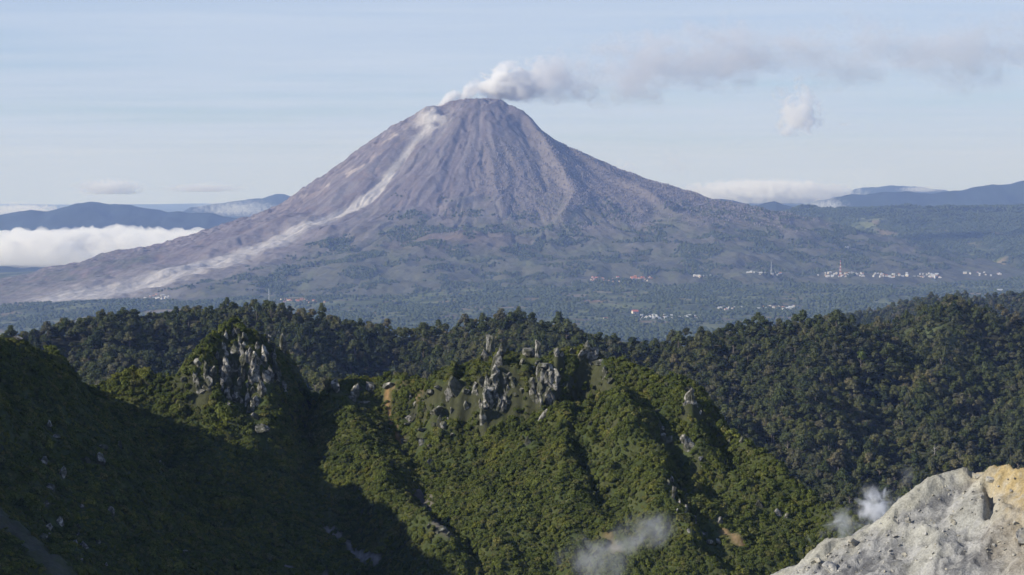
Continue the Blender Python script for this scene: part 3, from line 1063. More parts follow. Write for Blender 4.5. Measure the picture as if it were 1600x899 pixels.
M_rock = mat_rock('weathered_rock', (.36, .345, .305), (.085, .082, .070), (.050, .054, .028), .9)
M_stone = mat_rock('solfatara_stone', (.42, .40, .35), (.26, .255, .24), (.38, .35, .27), 5.0)


def rock_mesh(rs, cuts=11, sub=3, jag=.05, taper=0.0):
    bm = bmesh.new()
    bmesh.ops.create_icosphere(bm, subdivisions=sub, radius=1.15)
    pl = []
    for i in range(cuts):
        v = Vector(rs.normal(size=3)).normalized()
        v.z *= .75; v.normalize()
        pl.append((v, rs.uniform(.38, .8)))
    for v in bm.verts:
        for nrm, c in pl:
            d = v.co.dot(nrm) - c
            if d > 0:
                v.co -= nrm * d
        v.co += Vector(rs.normal(size=3)) * jag
        k = 1 - taper * max(0, (v.co.z + .3))
        v.co.x *= k; v.co.y *= k
    me = bpy.data.meshes.new('rock'); bm.to_mesh(me); bm.free()
    return me


rs = np.random.default_rng(21)
ROCKS = [rock_mesh(rs, int(rs.integers(9, 14)), 3, .03) for _ in range(9)]
SPIRES = [rock_mesh(rs, 13, 3, .035, .10) for _ in range(5)]
for q in ROCKS + SPIRES:
    q.materials.append(M_rock)

rock_no = 0
ROCKPOS = []


def put_rock(px, py, w_, h_, label, group=None, name='rock', lean=0.0, hf=rim_h, d0=430, d1=760, lib=None, mat_=None):
    global rock_no
    p = hit(px, py + h_ * .42, hf, d0, d1)
    if p is None:
        p = hit(px, py + h_ * .42 + 8, hf, d0, d1)
        if p is None:
            return
    rr = np.random.default_rng(1000 + rock_no); rock_no += 1
    src = (SPIRES if h_ > 1.7 * w_ else ROCKS) if lib is None else lib
    me = src[int(rr.integers(len(src)))]
    o = link(bpy.data.objects.new(name, me))
    k = p[1] / F
    hw, hh = .5 * w_ * k * 1.55, .5 * h_ * k * 1.4
    o.scale = (hw, hw * rr.uniform(.8, 1.2), hh)
    o.location = (p[0], p[1] + hw * .35, p[2] + hh * .5)
    o.rotation_euler = (rr.uniform(-.12, .12), lean + rr.uniform(-.12, .12), rr.uniform(-.6, .6))
    ROCKPOS.append((o.location.x, o.location.y, hw))
    tag(o, label, 'rock', group)
    return o


special = [
    (766, 543, 18, 46, 'tallest pale rock pinnacle on the central summit', 'rock_pinnacle', -.05),
    (785, 542, 12, 30, 'leaning rock fin just right of the tallest pinnacle', 'rock_pinnacle', .35),
    (775, 562, 15, 32, 'slanting dark rock slab below the tallest pinnacle', 'rock_slab', .3),
    (840, 538, 12, 30, 'lone upright rock tooth on the central skyline', 'rock_pinnacle', -.08),
    (824, 541, 20, 17, 'rounded rock on the skyline beside the lone tooth', 'rock', 0),
    (860, 620, 16, 34, 'wedge-shaped brownish rock buttress narrowing downward on the central cliff', 'rock_buttress', 0),
    (406, 669, 17, 15, 'white rounded boulder at the foot of the left peak', 'boulder', 0),
    (713, 605, 19, 30, 'large upright rock where the saddle meets the central massif', 'rock', 0),
    (525, 606, 12, 20, 'balanced grey rock at the left end of the saddle', 'rock', 0),
    (552, 612, 12, 26, 'leaning rock slab second from left on the saddle', 'rock_slab', .4),
    (577, 603, 14, 18, 'pointed rock in the middle of the saddle skyline', 'rock', 0),
    (607, 603, 16, 13, 'rounded rock on the saddle above the orange scar', 'rock', 0),
    (849, 647, 9, 24, 'thin pale rock sliver lying below the central cliff', 'rock', .5),
    (1074, 694, 14, 30, 'cluster-like pale outcrop in the shadow edge of the right-hand slope', 'rock_outcrop', 0),
    (1080, 620, 14, 30, 'pale outcrop on the skyline of the right-hand spur', 'rock_outcrop', .2),
    (27, 528, 10, 7, 'small white rock on the dark skyline at far left', 'rock', 0),
    (1187, 788, 9, 13, 'single pale boulder alone in the scrub low on the right slope', 'boulder', 0),
    (630, 703, 7, 8, 'small round white boulder below the orange scar', 'boulder', 0),
    (155, 716, 13, 24, 'pale rock rib in the deep shade of the left wall', 'rock', 0),
]
for a, b, w_, h_, lb, nm, ln in special:
    put_rock(a, b, w_, h_, lb, None, nm, ln)

clusters = [
    ('grey rock on the steep face of the rocky left peak', 'rocks of the left peak',
     [(352, 524, 9, 10), (364, 519, 7, 10), (371, 518, 7, 10), (381, 526, 9, 18), (374, 532, 7, 14), (382, 540, 7, 14), (377, 550, 7, 24), (385, 558, 10, 20), (390, 562, 6, 20), (370, 570, 5, 9),
      (395, 577, 6, 14), (402, 580, 7, 22), (391, 588, 7, 30), (379, 588, 7, 30), (396, 610, 8, 12), (385, 622, 7, 28), (354, 595, 10, 22), (355, 616, 10, 16), (357, 634, 6, 11), (341, 556, 6, 20),
      (346, 576, 6, 14), (321, 578, 7, 30), (309, 567, 9, 11), (285, 592, 7, 11), (308, 600, 7, 20), (420, 523, 7, 16), (426, 531, 8, 9), (404, 525, 4, 7), (443, 600, 6, 14), (446, 614, 5, 11),
      (430, 582, 5, 11), (408, 613, 6, 10), (399, 650, 11, 9), (362, 602, 7, 11), (394, 634, 9, 18), (316, 612, 9, 9), (368, 545, 8, 22), (372, 600, 7, 20), (365, 622, 7, 14), (388, 640, 7, 14)]),
    ('grey rock embedded in the scrub around the orange scar', 'rocks around the orange scar',
     [(563, 607, 9, 10), (552, 622, 9, 12), (569, 629, 13, 6), (640, 618, 5, 16), (648, 634, 6, 9), (642, 653, 15, 11), (637, 663, 9, 7), (675, 613, 10, 13), (687, 607, 13, 7), (701, 616, 9, 11),
      (729, 633, 8, 16), (680, 642, 18, 11), (685, 660, 9, 22), (693, 665, 8, 10), (700, 655, 4, 4), (677, 663, 6, 7), (660, 672, 9, 8), (658, 690, 8, 13), (632, 690, 15, 13), (673, 697, 6, 7), (673, 722, 9, 9),
      (707, 679, 7, 5), (706, 641, 5, 10), (665, 640, 6, 6), (690, 826, 9, 9), (700, 835, 7, 6), (672, 822, 8, 7), (683, 830, 6, 8)]),
    ('grey rock of the crags on the central massif', 'crags of the central massif',
     [(760, 556, 12, 22), (824, 555, 9, 9), (815, 566, 8, 9), (842, 567, 11, 11), (797, 585, 7, 7), (802, 592, 8, 9), (831, 597, 8, 11), (816, 609, 8, 10), (755, 598, 12, 16), (765, 604, 15, 18), (762, 622, 19, 28),
      (776, 580, 12, 24), (776, 602, 7, 18), (777, 620, 8, 26), (779, 634, 9, 26), (790, 627, 5, 36), (756, 647, 9, 38), (769, 634, 13, 12), (855, 572, 15, 13), (861, 582, 13, 15), (854, 588, 8, 7), (863, 592, 7, 8),
      (858, 600, 11, 11), (867, 604, 8, 12), (870, 551, 7, 11), (877, 554, 6, 7), (823, 690, 9, 18), (788, 608, 6, 14), (848, 580, 9, 9), (770, 590, 12, 14), (745, 612, 8, 10), (835, 575, 8, 8), (917, 534, 7, 8), (928, 530, 10, 12), (921, 547, 15, 15), (908, 554, 11, 15), (931, 549, 8, 11),
      (928, 558, 11, 12), (935, 567, 15, 7), (946, 581, 9, 20), (953, 595, 8, 13), (922, 662, 8, 6), (895, 548, 9, 8), (940, 540, 8, 10)]),
    ('small grey rock dotted on the scrubby right-hand slope', 'rocks of the right slope',
     [(1042, 601, 5, 5), (1078, 608, 9, 9), (1085, 630, 12, 12), (1094, 645, 4, 6), (1028, 642, 5, 6), (1035, 668, 5, 7), (1036, 683, 9, 9), (1046, 686, 9, 15), (1068, 686, 8, 11), (1082, 694, 7, 13), (1094, 717, 7, 10),
      (1098, 728, 4, 6), (1049, 749, 6, 11), (1053, 769, 9, 19), (1069, 766, 4, 7), (1070, 776, 4, 6), (1070, 796, 8, 11), (1057, 798, 5, 5), (1086, 812, 7, 14), (1077, 830, 5, 6), (1103, 834, 9, 5), (1110, 847, 7, 10),
      (1123, 845, 10, 9), (1125, 816, 8, 12), (1217, 801, 9, 11), (1229, 806, 9, 7), (1159, 681, 8, 9), (1262, 854, 5, 5), (1133, 659, 4, 4), (943, 716, 6, 6), (952, 742, 4, 5), (1045, 755, 6, 9), (1062, 785, 5, 8), (1140, 690, 5, 6)]),
]
for lb, gr, lst in clusters:
    for a, b, w_, h_ in lst:
        put_rock(a, b, w_, h_, lb, gr)
rr_ = np.random.default_rng(77)
for (cxp, cyp, sxp, syp, k, lb, gr) in (
        (378, 585, 34, 48, 36, 'grey rock on the steep face of the rocky left peak', 'rocks of the left peak'),
        (425, 565, 16, 30, 8, 'grey rock on the steep face of the rocky left peak', 'rocks of the left peak'),
        (315, 590, 18, 22, 8, 'grey rock on the steep face of the rocky left peak', 'rocks of the left peak'),
        (770, 615, 28, 22, 24, 'grey rock of the crags on the central massif', 'crags of the central massif'),
        (855, 600, 16, 28, 16, 'grey rock of the crags on the central massif', 'crags of the central massif'),
        (815, 608, 24, 12, 8, 'grey rock of the crags on the central massif', 'crags of the central massif'),
        (715, 610, 14, 14, 4, 'grey rock of the crags on the central massif', 'crags of the central massif'),
        (925, 550, 14, 14, 6, 'grey rock of the crags on the central massif', 'crags of the central massif')):
    for i in range(k):
        a_, b_ = cxp + rr_.uniform(-1, 1) * sxp, cyp + rr_.uniform(-1, 1) * syp
        w_ = rr_.uniform(5, 11)
        put_rock(a_, b_, w_, w_ * rr_.uniform(1.3, 3.2), lb, gr)
for k in range(26):
    a = rr_.uniform(60, 200) if k < 20 else rr_.uniform(30, 300); b = 620 + (a - 30) * .4 + rr_.uniform(0, 230)
    b = min(b, 885)
    s_ = rr_.uniform(5, 12)
    put_rock(a, b, s_, s_ * rr_.uniform(.8, 1.5), 'pale rock lying in the shade of the dark left wall', 'rocks of the left wall')

# stones of the pale mound
MST = [q.copy() for q in ROCKS]
for q in MST:
    q.materials.clear(); q.materials.append(M_stone)
kw = dict(hf=mound_h, d0=95, d1=130, lib=MST)
put_rock(1527, 745, 13, 10, 'grey boulder perched on the crest of the pale mound', None, 'boulder', **kw)
put_rock(1547, 748, 16, 12, 'pale boulder at the edge of the yellow ground on the mound', None, 'boulder', **kw)
put_rock(1332, 847, 18, 11, 'grey boulder low on the left edge of the pale mound', None, 'boulder', **kw)
put_rock(1599, 836, 24, 24, 'dark grey block at the right edge of the pale mound', None, 'boulder', **kw)
put_rock(1300, 886, 18, 14, 'knobbly grey boulder near the lower edge of the mound', None, 'boulder', **kw)
for k in range(150):
    a = rr_.uniform(1240, 1598); b0 = np.interp(a, MSIL[:, 0], MSIL[:, 1])
    b = b0 + 6 + rr_.random() ** 1.3 * (895 - b0 - 6) if b0 < 885 else 895
    s_ = rr_.uniform(2., 4.6) * (1.9 if rr_.random() < .12 else 1)
    put_rock(a, b, s_, s_ * rr_.uniform(.6, 1.0), 'loose small stone lying on the pale mound', 'loose stones on the mound', 'stone', **kw)

# ================================================================== SHRUBS ON THE RIM
st = .86
gx_, gy_ = np.meshgrid(np.arange(-190, 118, st), np.arange(470, 705, st))
sx = (gx_ + rng.uniform(-.5, .5, gx_.shape) * st).ravel(); sy = (gy_ + rng.uniform(-.5, .5, gx_.shape) * st).ravel()
# steep ground needs more plants per square metre of map
fx_, fy_ = np.meshgrid(np.arange(-110, 60, .55), np.arange(630, 712, .55))
fx_ = (fx_ + rng.uniform(-.3, .3, fx_.shape)).ravel(); fy_ = (fy_ + rng.uniform(-.3, .3, fy_.shape)).ravel()
n_base = len(sx)
sx, sy = np.concatenate([sx, fx_]), np.concatenate([sy, fy_])
extra = np.arange(len(sx)) >= n_base
ii = np.clip(np.round((sx - rx_[0]) / .68).astype(int), 0, len(rx_) - 1); jj = np.clip(np.round((sy - ry_[0]) / .8).astype(int), 0, len(ry_) - 1)
sz = RIMZ[jj, ii]; sl = RIMS[jj, ii]; sb = BARE[jj, ii]
spx, spy = pix(np.stack([sx, sy, sz + 1], -1))
patch = fbm(sx / 9, sy / 9, 140, 3)
cliff = sy > np.interp(sx, CREST[:, 0], CREST[:, 1]) - 26
dens = (1 - .5 * np.where(cliff, sstep(1.6, 2.6, sl), sstep(2.5, 3.6, sl))) * (1 - sstep(.15, .5, sb)) * (1.25 + .3 * patch)
dens = dens * np.where(spx < 300, .75, 1.0)
dens = np.where(extra, .6 * sstep(1.0, 1.6, sl), dens)
keep = (rng.random(len(sx)) < dens) & (spx > -40) & (spx < 1500) & (spy < 940) & (spy > 480)
# nothing far down the hidden back side
for rx1, ry1, rr1 in ROCKPOS:
    if ry1 > 400 and rr1 > .5:
        keep &= ((sx - rx1) / (rr1 * 1.0 + .15)) ** 2 + ((sy - ry1 + rr1 * .6) / (rr1 * 1.1 + .3)) ** 2 > 1
cy_ = np.interp(sx, CREST[:, 0], CREST[:, 1])
keep &= (sy < cy_ + 7)
snx, sny = RIMGX[jj, ii], RIMGY[jj, ii]
sx, sy, sz, spx, spy, patch, snx, sny, extra = (q[keep] for q in (sx, sy, sz, spx, spy, patch, snx, sny, extra))
n = len(sx)
ssc = rng.uniform(.28, .66, n) * (1 + .8 * rng.random(n) ** 6) * (1 + .25 * patch) * (1 + .5 * (rng.random(n) < .05))
sscl = np.stack([ssc * rng.uniform(.9, 1.4, n), ssc * rng.uniform(.9, 1.4, n), ssc * rng.uniform(.7, 1.3, n)], -1)
sscl *= np.where(extra, .75, 1.0)[:, None]
sscl[:, :2] *= rng.choice([-1, 1], (n, 2))
# plants lean out square to the slope
nn = np.stack([-.8 * snx, -.8 * sny, np.ones(n)], -1) + rng.normal(0, .18, (n, 3)); nn /= np.linalg.norm(nn, axis=1)[:, None]
sro = np.stack([-np.arcsin(np.clip(nn[:, 1], -1, 1)), np.arctan2(nn[:, 0], nn[:, 2]), np.zeros(n)], -1)
sid = rng.integers(0, 6, n)
csil = np.interp(spx, SIL[:, 0], SIL[:, 1])
zones = [((165, 335), 'leafy shrub on the lit grassy skyline left of the rocky left peak', 'shrubs on the left skyline'),
         ((480, 700), 'leafy shrub on the low saddle between the two rocky peaks', 'shrubs on the saddle'),
         ((955, 1340), 'leafy shrub on the skyline of the spur falling to the right', 'shrubs on the right-hand spur')]
indiv = np.zeros(n, bool)
for (a, b), lb, gr in zones:
    cand = np.where((spx > a) & (spx < b) & (spy < csil + 10) & (spy > csil - 20))[0]
    cand = cand[np.argsort(-ssc[cand])][:70]
    indiv[cand] = True
    for i in cand:
        o = link(bpy.data.objects.new('shrub', SHRUBS[sid[i]]))
        o.location = (sx[i], sy[i], sz[i] - .15); o.scale = sscl[i] * 1.15; o.rotation_euler = sro[i]
        tag(o, lb, 'shrub', gr)
stuff_instances('shrub_cover', np.stack([sx, sy, sz - .15], -1)[~indiv], sscl[~indiv], sro[~indiv], sid[~indiv], SHRUBS, 'dense green scrub covering the inner slope of the crater rim', 'scrub')

# ================================================================== VALLEY WOODS AND ASHEN WOOD (stuff)
N = 150000
vy0 = rng.uniform(7900, 17300, N); vx0 = rng.uniform(-.215, .215, N) * vy0
pz = plain_h(vx0, vy0)
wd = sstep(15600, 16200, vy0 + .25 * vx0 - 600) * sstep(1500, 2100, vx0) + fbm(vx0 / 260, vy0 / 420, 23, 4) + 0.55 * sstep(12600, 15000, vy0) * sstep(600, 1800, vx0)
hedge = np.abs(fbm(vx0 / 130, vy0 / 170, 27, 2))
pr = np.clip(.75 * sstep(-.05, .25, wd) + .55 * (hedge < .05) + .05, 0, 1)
vz0 = volcano_h(vx0, vy0, False)
keep = (rng.random(N) < pr) & (vz0 < pz - 2)
vx0, vy0, pz = vx0[keep], vy0[keep], pz[keep]
n = len(vx0); s_ = rng.uniform(3.2, 7.0, n)
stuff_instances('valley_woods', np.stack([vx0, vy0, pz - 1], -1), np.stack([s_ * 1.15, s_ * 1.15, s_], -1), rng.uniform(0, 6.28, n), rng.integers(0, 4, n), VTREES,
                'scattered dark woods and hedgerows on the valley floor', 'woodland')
N = 120000
vr = np.sqrt(rng.random(N)) * 2700; va = rng.uniform(math.pi * .98, 2.12 * math.pi, N)
vx0, vy0 = VX + vr * np.cos(va), VY + vr * np.sin(va)
vz0 = volcano_h(vx0, vy0); pz = plain_h(vx0, vy0)
ca_ = np.cos(va)
nA = fbm(vx0 / 260, vy0 / 260, 33, 4); nC = fbm(vx0 / 200, vy0 / 200, 47, 4)
rw = sstep(-.25, .45, ca_ + .25 * nA)
pdead = rw * sstep(330, 620, vr + 150 * nA) * .75 + .25 * sstep(.1, .4, nC) * sstep(700, 1000, vr)
pdead = pdead * (1 - sstep(-.45, -.7, ca_))
alive = rng.random(N) < sstep(-120, -330, vz0 + 60 * nA)
fd, ff, _ = poly_dist(vx0, vy0, flow)
pdead = np.where(fd < 60 + 330 * ff, 0, pdead)
alive &= ~(fd < 60 + 330 * ff)
pdead = np.where(alive, sstep(.0, .3, nC) * (1 - sstep(-.45, -.7, ca_)) * .8, pdead)
keep = (rng.random(N) < pdead) & (vz0 > pz - 2)
vx0, vy0, vz0, alive = vx0[keep], vy0[keep], vz0[keep], alive[keep]
n = len(vx0); s_ = np.where(alive, rng.uniform(2.6, 5.2, n), rng.uniform(1.9, 3.9, n))
sc_ = np.stack([s_, s_, s_ * 1.1], -1); P3 = np.stack([vx0, vy0, vz0 - 1], -1); ro = rng.uniform(0, 6.28, n); ix = rng.integers(0, 4, n)
stuff_instances('ashen_wood', P3[~alive], sc_[~alive], ro[~alive], ix[~alive], DTREES, 'ash-grey dead wood clothing the right flank of the volcano', 'dead forest')
stuff_instances('foothill_woods', P3[alive], sc_[alive] * 1.2, ro[alive], ix[alive], VTREES, 'green woods on the lower slopes of the volcano', 'woodland')

# ================================================================== VILLAGES
def house_mesh(L, W, H, RH, wall, roof):
    bm = bmesh.new()
    x, y = L / 2, W / 2
    v = [bm.verts.new(q) for q in ((-x, -y, -2), (x, -y, -2), (x, y, -2), (-x, y, -2), (-x, -y, H), (x, -y, H), (x, y, H), (-x, y, H), (-x, 0, H + RH), (x, 0, H + RH))]
    for f in ((0, 1, 5, 4), (1, 2, 6, 5), (2, 3, 7, 6), (3, 0, 4, 7), (4, 8, 7), (5, 6, 9)):
        bm.faces.new([v[i] for i in f])
    e = .6
    r_ = [bm.verts.new(q) for q in ((-x - e, -y - e, H - .35), (x + e, -y - e, H - .35), (x + e, 0, H + RH + .1), (-x - e, 0, H + RH + .1), (x + e, y + e, H - .35), (-x - e, y + e, H - .35))]
    for f in ((0, 1, 2, 3), (3, 2, 4, 5)):
        fc = bm.faces.new([r_[i] for i in f]); fc.material_index = 1
    # dark door and windows set in the front wall
    for cx, wd_, z0, z1 in ((-x * .55, .7, .9, 2.0), (0, .55, -.5, 2.1), (x * .55, .7, .9, 2.0)):
        q = [bm.verts.new(k) for k in ((cx - wd_, -y - .05, z0), (cx + wd_, -y - .05, z0), (cx + wd_, -y - .05, z1), (cx - wd_, -y - .05, z1))]
        fc = bm.faces.new(q); fc.material_index = 2
    me = bpy.data.meshes.new('house'); bm.to_mesh(me); bm.free()
    for m_ in (wall, roof, M_dark):
        me.materials.append(m_)
    return me


M_dark = mat_plain('dark_opening', (.02, .02, .022), .5, .1, 1)
W1, W2, W3 = mat_plain('white_wall', (.58, .56, .53), .8, .06, .3), mat_plain('cream_wall', (.62, .55, .44), .8, .06, .3), mat_plain('brown_wall', (.35, .24, .17), .8, .1, .3)
T1, T2, T3 = mat_plain('zinc_roof', (.46, .48, .50), .6, .12, .2), mat_plain('rusty_roof', (.36, .17, .10), .8, .2, .2), mat_plain('red_roof', (.42, .14, .09), .8, .12, .2)
HW = [house_mesh(11, 7, 3.4, 2.2, W1, T1), house_mesh(9, 7, 3.2, 2.4, W1, T2), house_mesh(14, 8, 4.2, 2.4, W2, T1), house_mesh(8, 6, 6.0, 2.0, W1, T1)]
HB = [house_mesh(10, 7, 3.2, 2.6, W3, T2), house_mesh(12, 7, 3.4, 2.4, W2, T2), house_mesh(9, 7, 3.4, 2.4, W2, T3)]
both = lambda x, y: np.maximum(plain_h(x, y), volcano_h(x, y, False))
hr = np.random.default_rng(9)
vill = [
    ((985, 1098), (494, 500), 46, HW, 'pale small house in the nearest white village on the plain', 'houses of the nearest village'),
    ((1122, 1172), (481, 485), 20, HW, 'small white house in the left row of the thin village at right', 'houses of the thin village'),
    ((1184, 1242), (479, 484), 14, HW, 'small white house in the right row of the thin village at right', 'houses of the thin village, right row'),
    ((922, 1018), (433, 441), 44, HB, 'small reddish roofed house in the village at the volcano foot', 'houses at the volcano foot'),
    ((1082, 1112), (431, 434), 8, HW, 'tiny pale house in the hamlet right of the reddish village', 'houses of the small hamlet'),
    ((1165, 1228), (426, 431), 18, HW, 'tiny pale house strung out beside the leftmost far mast', 'houses beside the plain mast'),
    ((1278, 1350), (426, 433), 30, HW, 'pale house clustered around the red and white mast', 'houses around the red mast'),
    ((1364, 1476), (428, 435), 62, HW, 'white house in the dense far village right of the red mast', 'houses of the dense far village'),
    ((1500, 1570), (426, 432), 12, HW, 'tiny pale house scattered near the brown field at far right', 'houses near the brown field'),
    ((428, 508), (468, 474), 32, HB, 'small brown roofed house below the pale lava flow', 'houses left of centre'),
    ((212, 268), (461, 468), 14, HW, 'tiny white house at the foot of the pale lava flow at left', 'houses at the left foot'),
]
for (a0, a1), (b0, b1), k, lib, lb, gr in vill:
    for i in range(k):
        a, b = hr.uniform(a0, a1), hr.uniform(b0, b1)
        p = hit(a, b, both, 7800, 17500, 2500)
        if p is None: continue
        o = link(bpy.data.objects.new('house', lib[int(hr.integers(len(lib)))]))
        o.location = p; o.rotation_euler = (0, 0, hr.choice([0, math.pi / 2]) + hr.normal(0, .25))
        s_ = hr.uniform(.85, 1.35); o.scale = (s_, s_, s_)
        tag(o, lb, 'house', gr)
for a, b, s_, lib, lb in ((1562, 456, 2.2, HW[0], 'white house alone at the far right edge of the plain'), (946, 499, 1.3, HW[1], 'lone white house left of the nearest white village'),
                         (364, 479, 1.5, HW[0], 'lone white house just above the left forest skyline'), (992, 490, 2.4, HB[2], 'big red roofed hall at the left end of the nearest village'),
                         (1323, 388, 1.5, HW[0], 'lone pale house high on the wooded plateau')):
    p = hit(a, b, both, 7800, 17500, 2500)
    o = link(bpy.data.objects.new('house', lib)); o.location = p; o.scale = (s_,) * 3; o.rotation_euler = (0, 0, .3)
    tag(o, lb, 'house')


def mast(px, py, hpx, label, redwhite):
    p = hit(px, py, both, 7800, 17500, 2500)
    H = hpx * p[1] / F; b = H * .055
    e = link(bpy.data.objects.new('lattice_mast', None)); e.location = p
    n_ = 8
    def bars(name, segs, rad, mt):
        V, Fc = [], []
        for p0, p1 in segs:
            p0, p1 = Vector(p0), Vector(p1); q = (p1 - p0).to_track_quat('Z', 'Y'); k0 = len(V)
            for pp in (p0, p1):
                for i in range(4):
                    V.append(tuple(pp + q @ Vector((math.cos(i * math.pi / 2) * rad, math.sin(i * math.pi / 2) * rad, 0))))
            for i in range(4):
                Fc.append((k0 + i, k0 + (i + 1) % 4, k0 + 4 + (i + 1) % 4, k0 + 4 + i))
        me = bpy.data.meshes.new(name); me.from_pydata(V, [], Fc); me.update(); me.materials.append(mt)
        return link(bpy.data.objects.new(name, me), e)
    lv = [(b * (1 - .85 * i / n_), H * i / n_) for i in range(n_ + 1)]
    cor = ((1, 1), (-1, 1), (-1, -1), (1, -1))
    for cx, cy2 in cor:
        bars('leg', [((cx * w0, cy2 * w0, z0), (cx * w1, cy2 * w1, z1)) for (w0, z0), (w1, z1) in zip(lv[:-1], lv[1:])], .5, redwhite)
    seg = []
    for (w0, z0), (w1, z1) in zip(lv[:-1], lv[1:]):
        for (ax, ay), (bx, by) in zip(cor, cor[1:] + cor[:1]):
            seg.append(((ax * w0, ay * w0, z0), (bx * w1, by * w1, z1)))
            seg.append(((ax * w1, ay * w1, z1), (bx * w1, by * w1, z1)))
    bars('bracing', seg, .3, redwhite)
    tag(e, label, 'mast')


m_, t = new_mat('red_white_paint')
tc_ = t.n('ShaderNodeTexCoord')
zz = t.sep(tc_.outputs['Object'])[2]
fr_ = t.math('GREATER_THAN', t.math('FRACT', t.math('DIVIDE', zz, 16.0)), .5)
finish(t, t.mix(fr_, (.50, .07, .05), (.75, .73, .70)), .6)
M_steel = mat_plain('galvanised_steel', (.45, .46, .47), .5, .1, 1)
mast(1313, 431, 24, 'red and white lattice mast among the far village houses', m_)
mast(1205, 429, 20, 'thin grey lattice mast left of the red and white one', M_steel)
mast(420, 473, 22, 'thin grey lattice mast on the plain left of centre', M_steel)

# ================================================================== CLOUDS
def mat_cloud(name, dens, g=.15, col=(.999, .999, .999)):
    m, t = new_mat(name)
    v = t.n('ShaderNodeVolumePrincipled')
    v.inputs['Color'].default_value = (*col, 1)
    v.inputs['Density'].default_value = dens
    v.inputs['Anisotropy'].default_value = g
    o = t.n('ShaderNodeOutputMaterial'); t.set(o.inputs['Volume'], v.outputs[0])
    return m


def cloud_bank(name, px0, px1, ptop, pbot, D, depth, seed, label, mt, lump=260., power=2.0, cat='cloud'):
    a = at(px0, ptop, D); b = at(px1, pbot, D)
    L = b[0] - a[0]; H = a[2] - b[2]
    nx, ny = max(40, int(L / 32)), max(24, int(depth / 60))
    nx, ny = min(nx, 200), min(ny, 90)
    xs = np.linspace(a[0], b[0], nx); ys = np.linspace(D - depth / 2, D + depth / 2, ny)
    X, Y = np.meshgrid(xs, ys)
    u = (X - (a[0] + b[0]) / 2) / (L / 2); v = (Y - D) / (depth / 2)
    wob = .25 * fbm(X / (L * .25), Y / (L * .25), seed + 5, 3)
    env = np.clip(1 - np.abs(u) ** power - np.abs(v) ** 4 + wob, 0, 1) ** .6
    edge = (np.abs(u) < .999) & (np.abs(v) < .999)
    bil = 1 - np.abs(perlin(X / lump, Y / lump, seed)) - .5 * np.abs(perlin(X / lump * 2.1, Y / lump * 2.1, seed + 1)) - .28 * np.abs(perlin(X / lump * 4.3, Y / lump * 4.3, seed + 2)) - .14 * np.abs(perlin(X / lump * 9, Y / lump * 9, seed + 3))
    top = b[2] + np.where(edge, env * H * (.45 + .62 * np.clip(bil, 0, 1)), 0) + .5
    bot = b[2] - np.where(edge, env * H * .12 * (1 + fbm(X / lump, Y / lump, seed + 9, 3)), 0) - .5
    nV = nx * ny
    V = np.concatenate([np.stack([X, Y, top], -1).reshape(-1, 3), np.stack([X, Y, bot], -1).reshape(-1, 3)])
    i = (np.arange(ny - 1)[:, None] * nx + np.arange(nx - 1)[None]).ravel()
    f1 = np.stack([i, i + 1, i + nx + 1, i + nx], -1); f2 = f1[:, ::-1] + nV
    e1 = np.arange(nx - 1); e2 = e1 + (ny - 1) * nx; e3 = np.arange(ny - 1) * nx; e4 = e3 + nx - 1
    sd = [np.stack([e1 + 1, e1, e1 + nV, e1 + 1 + nV], -1), np.stack([e2, e2 + 1, e2 + 1 + nV, e2 + nV], -1),
          np.stack([e3, e3 + nx, e3 + nx + nV, e3 + nV], -1), np.stack([e4 + nx, e4, e4 + nV, e4 + nx + nV], -1)]
    me = mesh_from(name, V, np.concatenate([f1, f2] + sd), True)
    me.materials.append(mt)
    o = link(bpy.data.objects.new(name, me))
    tag(o, label, cat)
    return o


C1 = mat_cloud('dense_cloud', .012); C2 = mat_cloud('soft_cloud', .005); C3 = mat_cloud('thin_cloud', .0025)
cloud_bank('cloud_bank', -330, 430, 353, 405, 18800, 2400, 501, 'broad white cloud bank lying below the left mountain', C1, 420, 3)
# ---- smoke and steam: closed hulls with uneven density inside
def wisp_material(name, build, color, g=.2, step=.35):
    m, t = new_mat(name)
    tc = t.n('ShaderNodeTexCoord')
    dens, col = build(t, tc.outputs['Object'])
    v = t.n('ShaderNodeVolumePrincipled')
    t.set(v.inputs['Color'], col if col is not None else (*color, 1))
    t.set(v.inputs['Density'], dens)
    v.inputs['Anisotropy'].default_value = g
    o = t.n('ShaderNodeOutputMaterial'); t.set(o.inputs['Volume'], v.outputs[0])
    try:
        m.cycles.volume_step_rate = step
    except Exception as ex:
        print('step rate', ex)
    return m


PXS = [672, 690, 705, 740, 790, 850, 930, 1000, 1150, 1350, 1600, 1760]
PYS = [180, 164, 154, 142, 126, 116, 110, 102, 92, 84, 80, 78]
PHS = [8, 14, 20, 27, 38, 56, 74, 82, 86, 86, 82, 74]
PD = VY + 30
pu = at(np.array(PXS, float), np.array(PYS, float), PD)
ox, oz = pu[0][0], pu[2][0]
LL = pu[0][-1] - ox
ks = PD / F


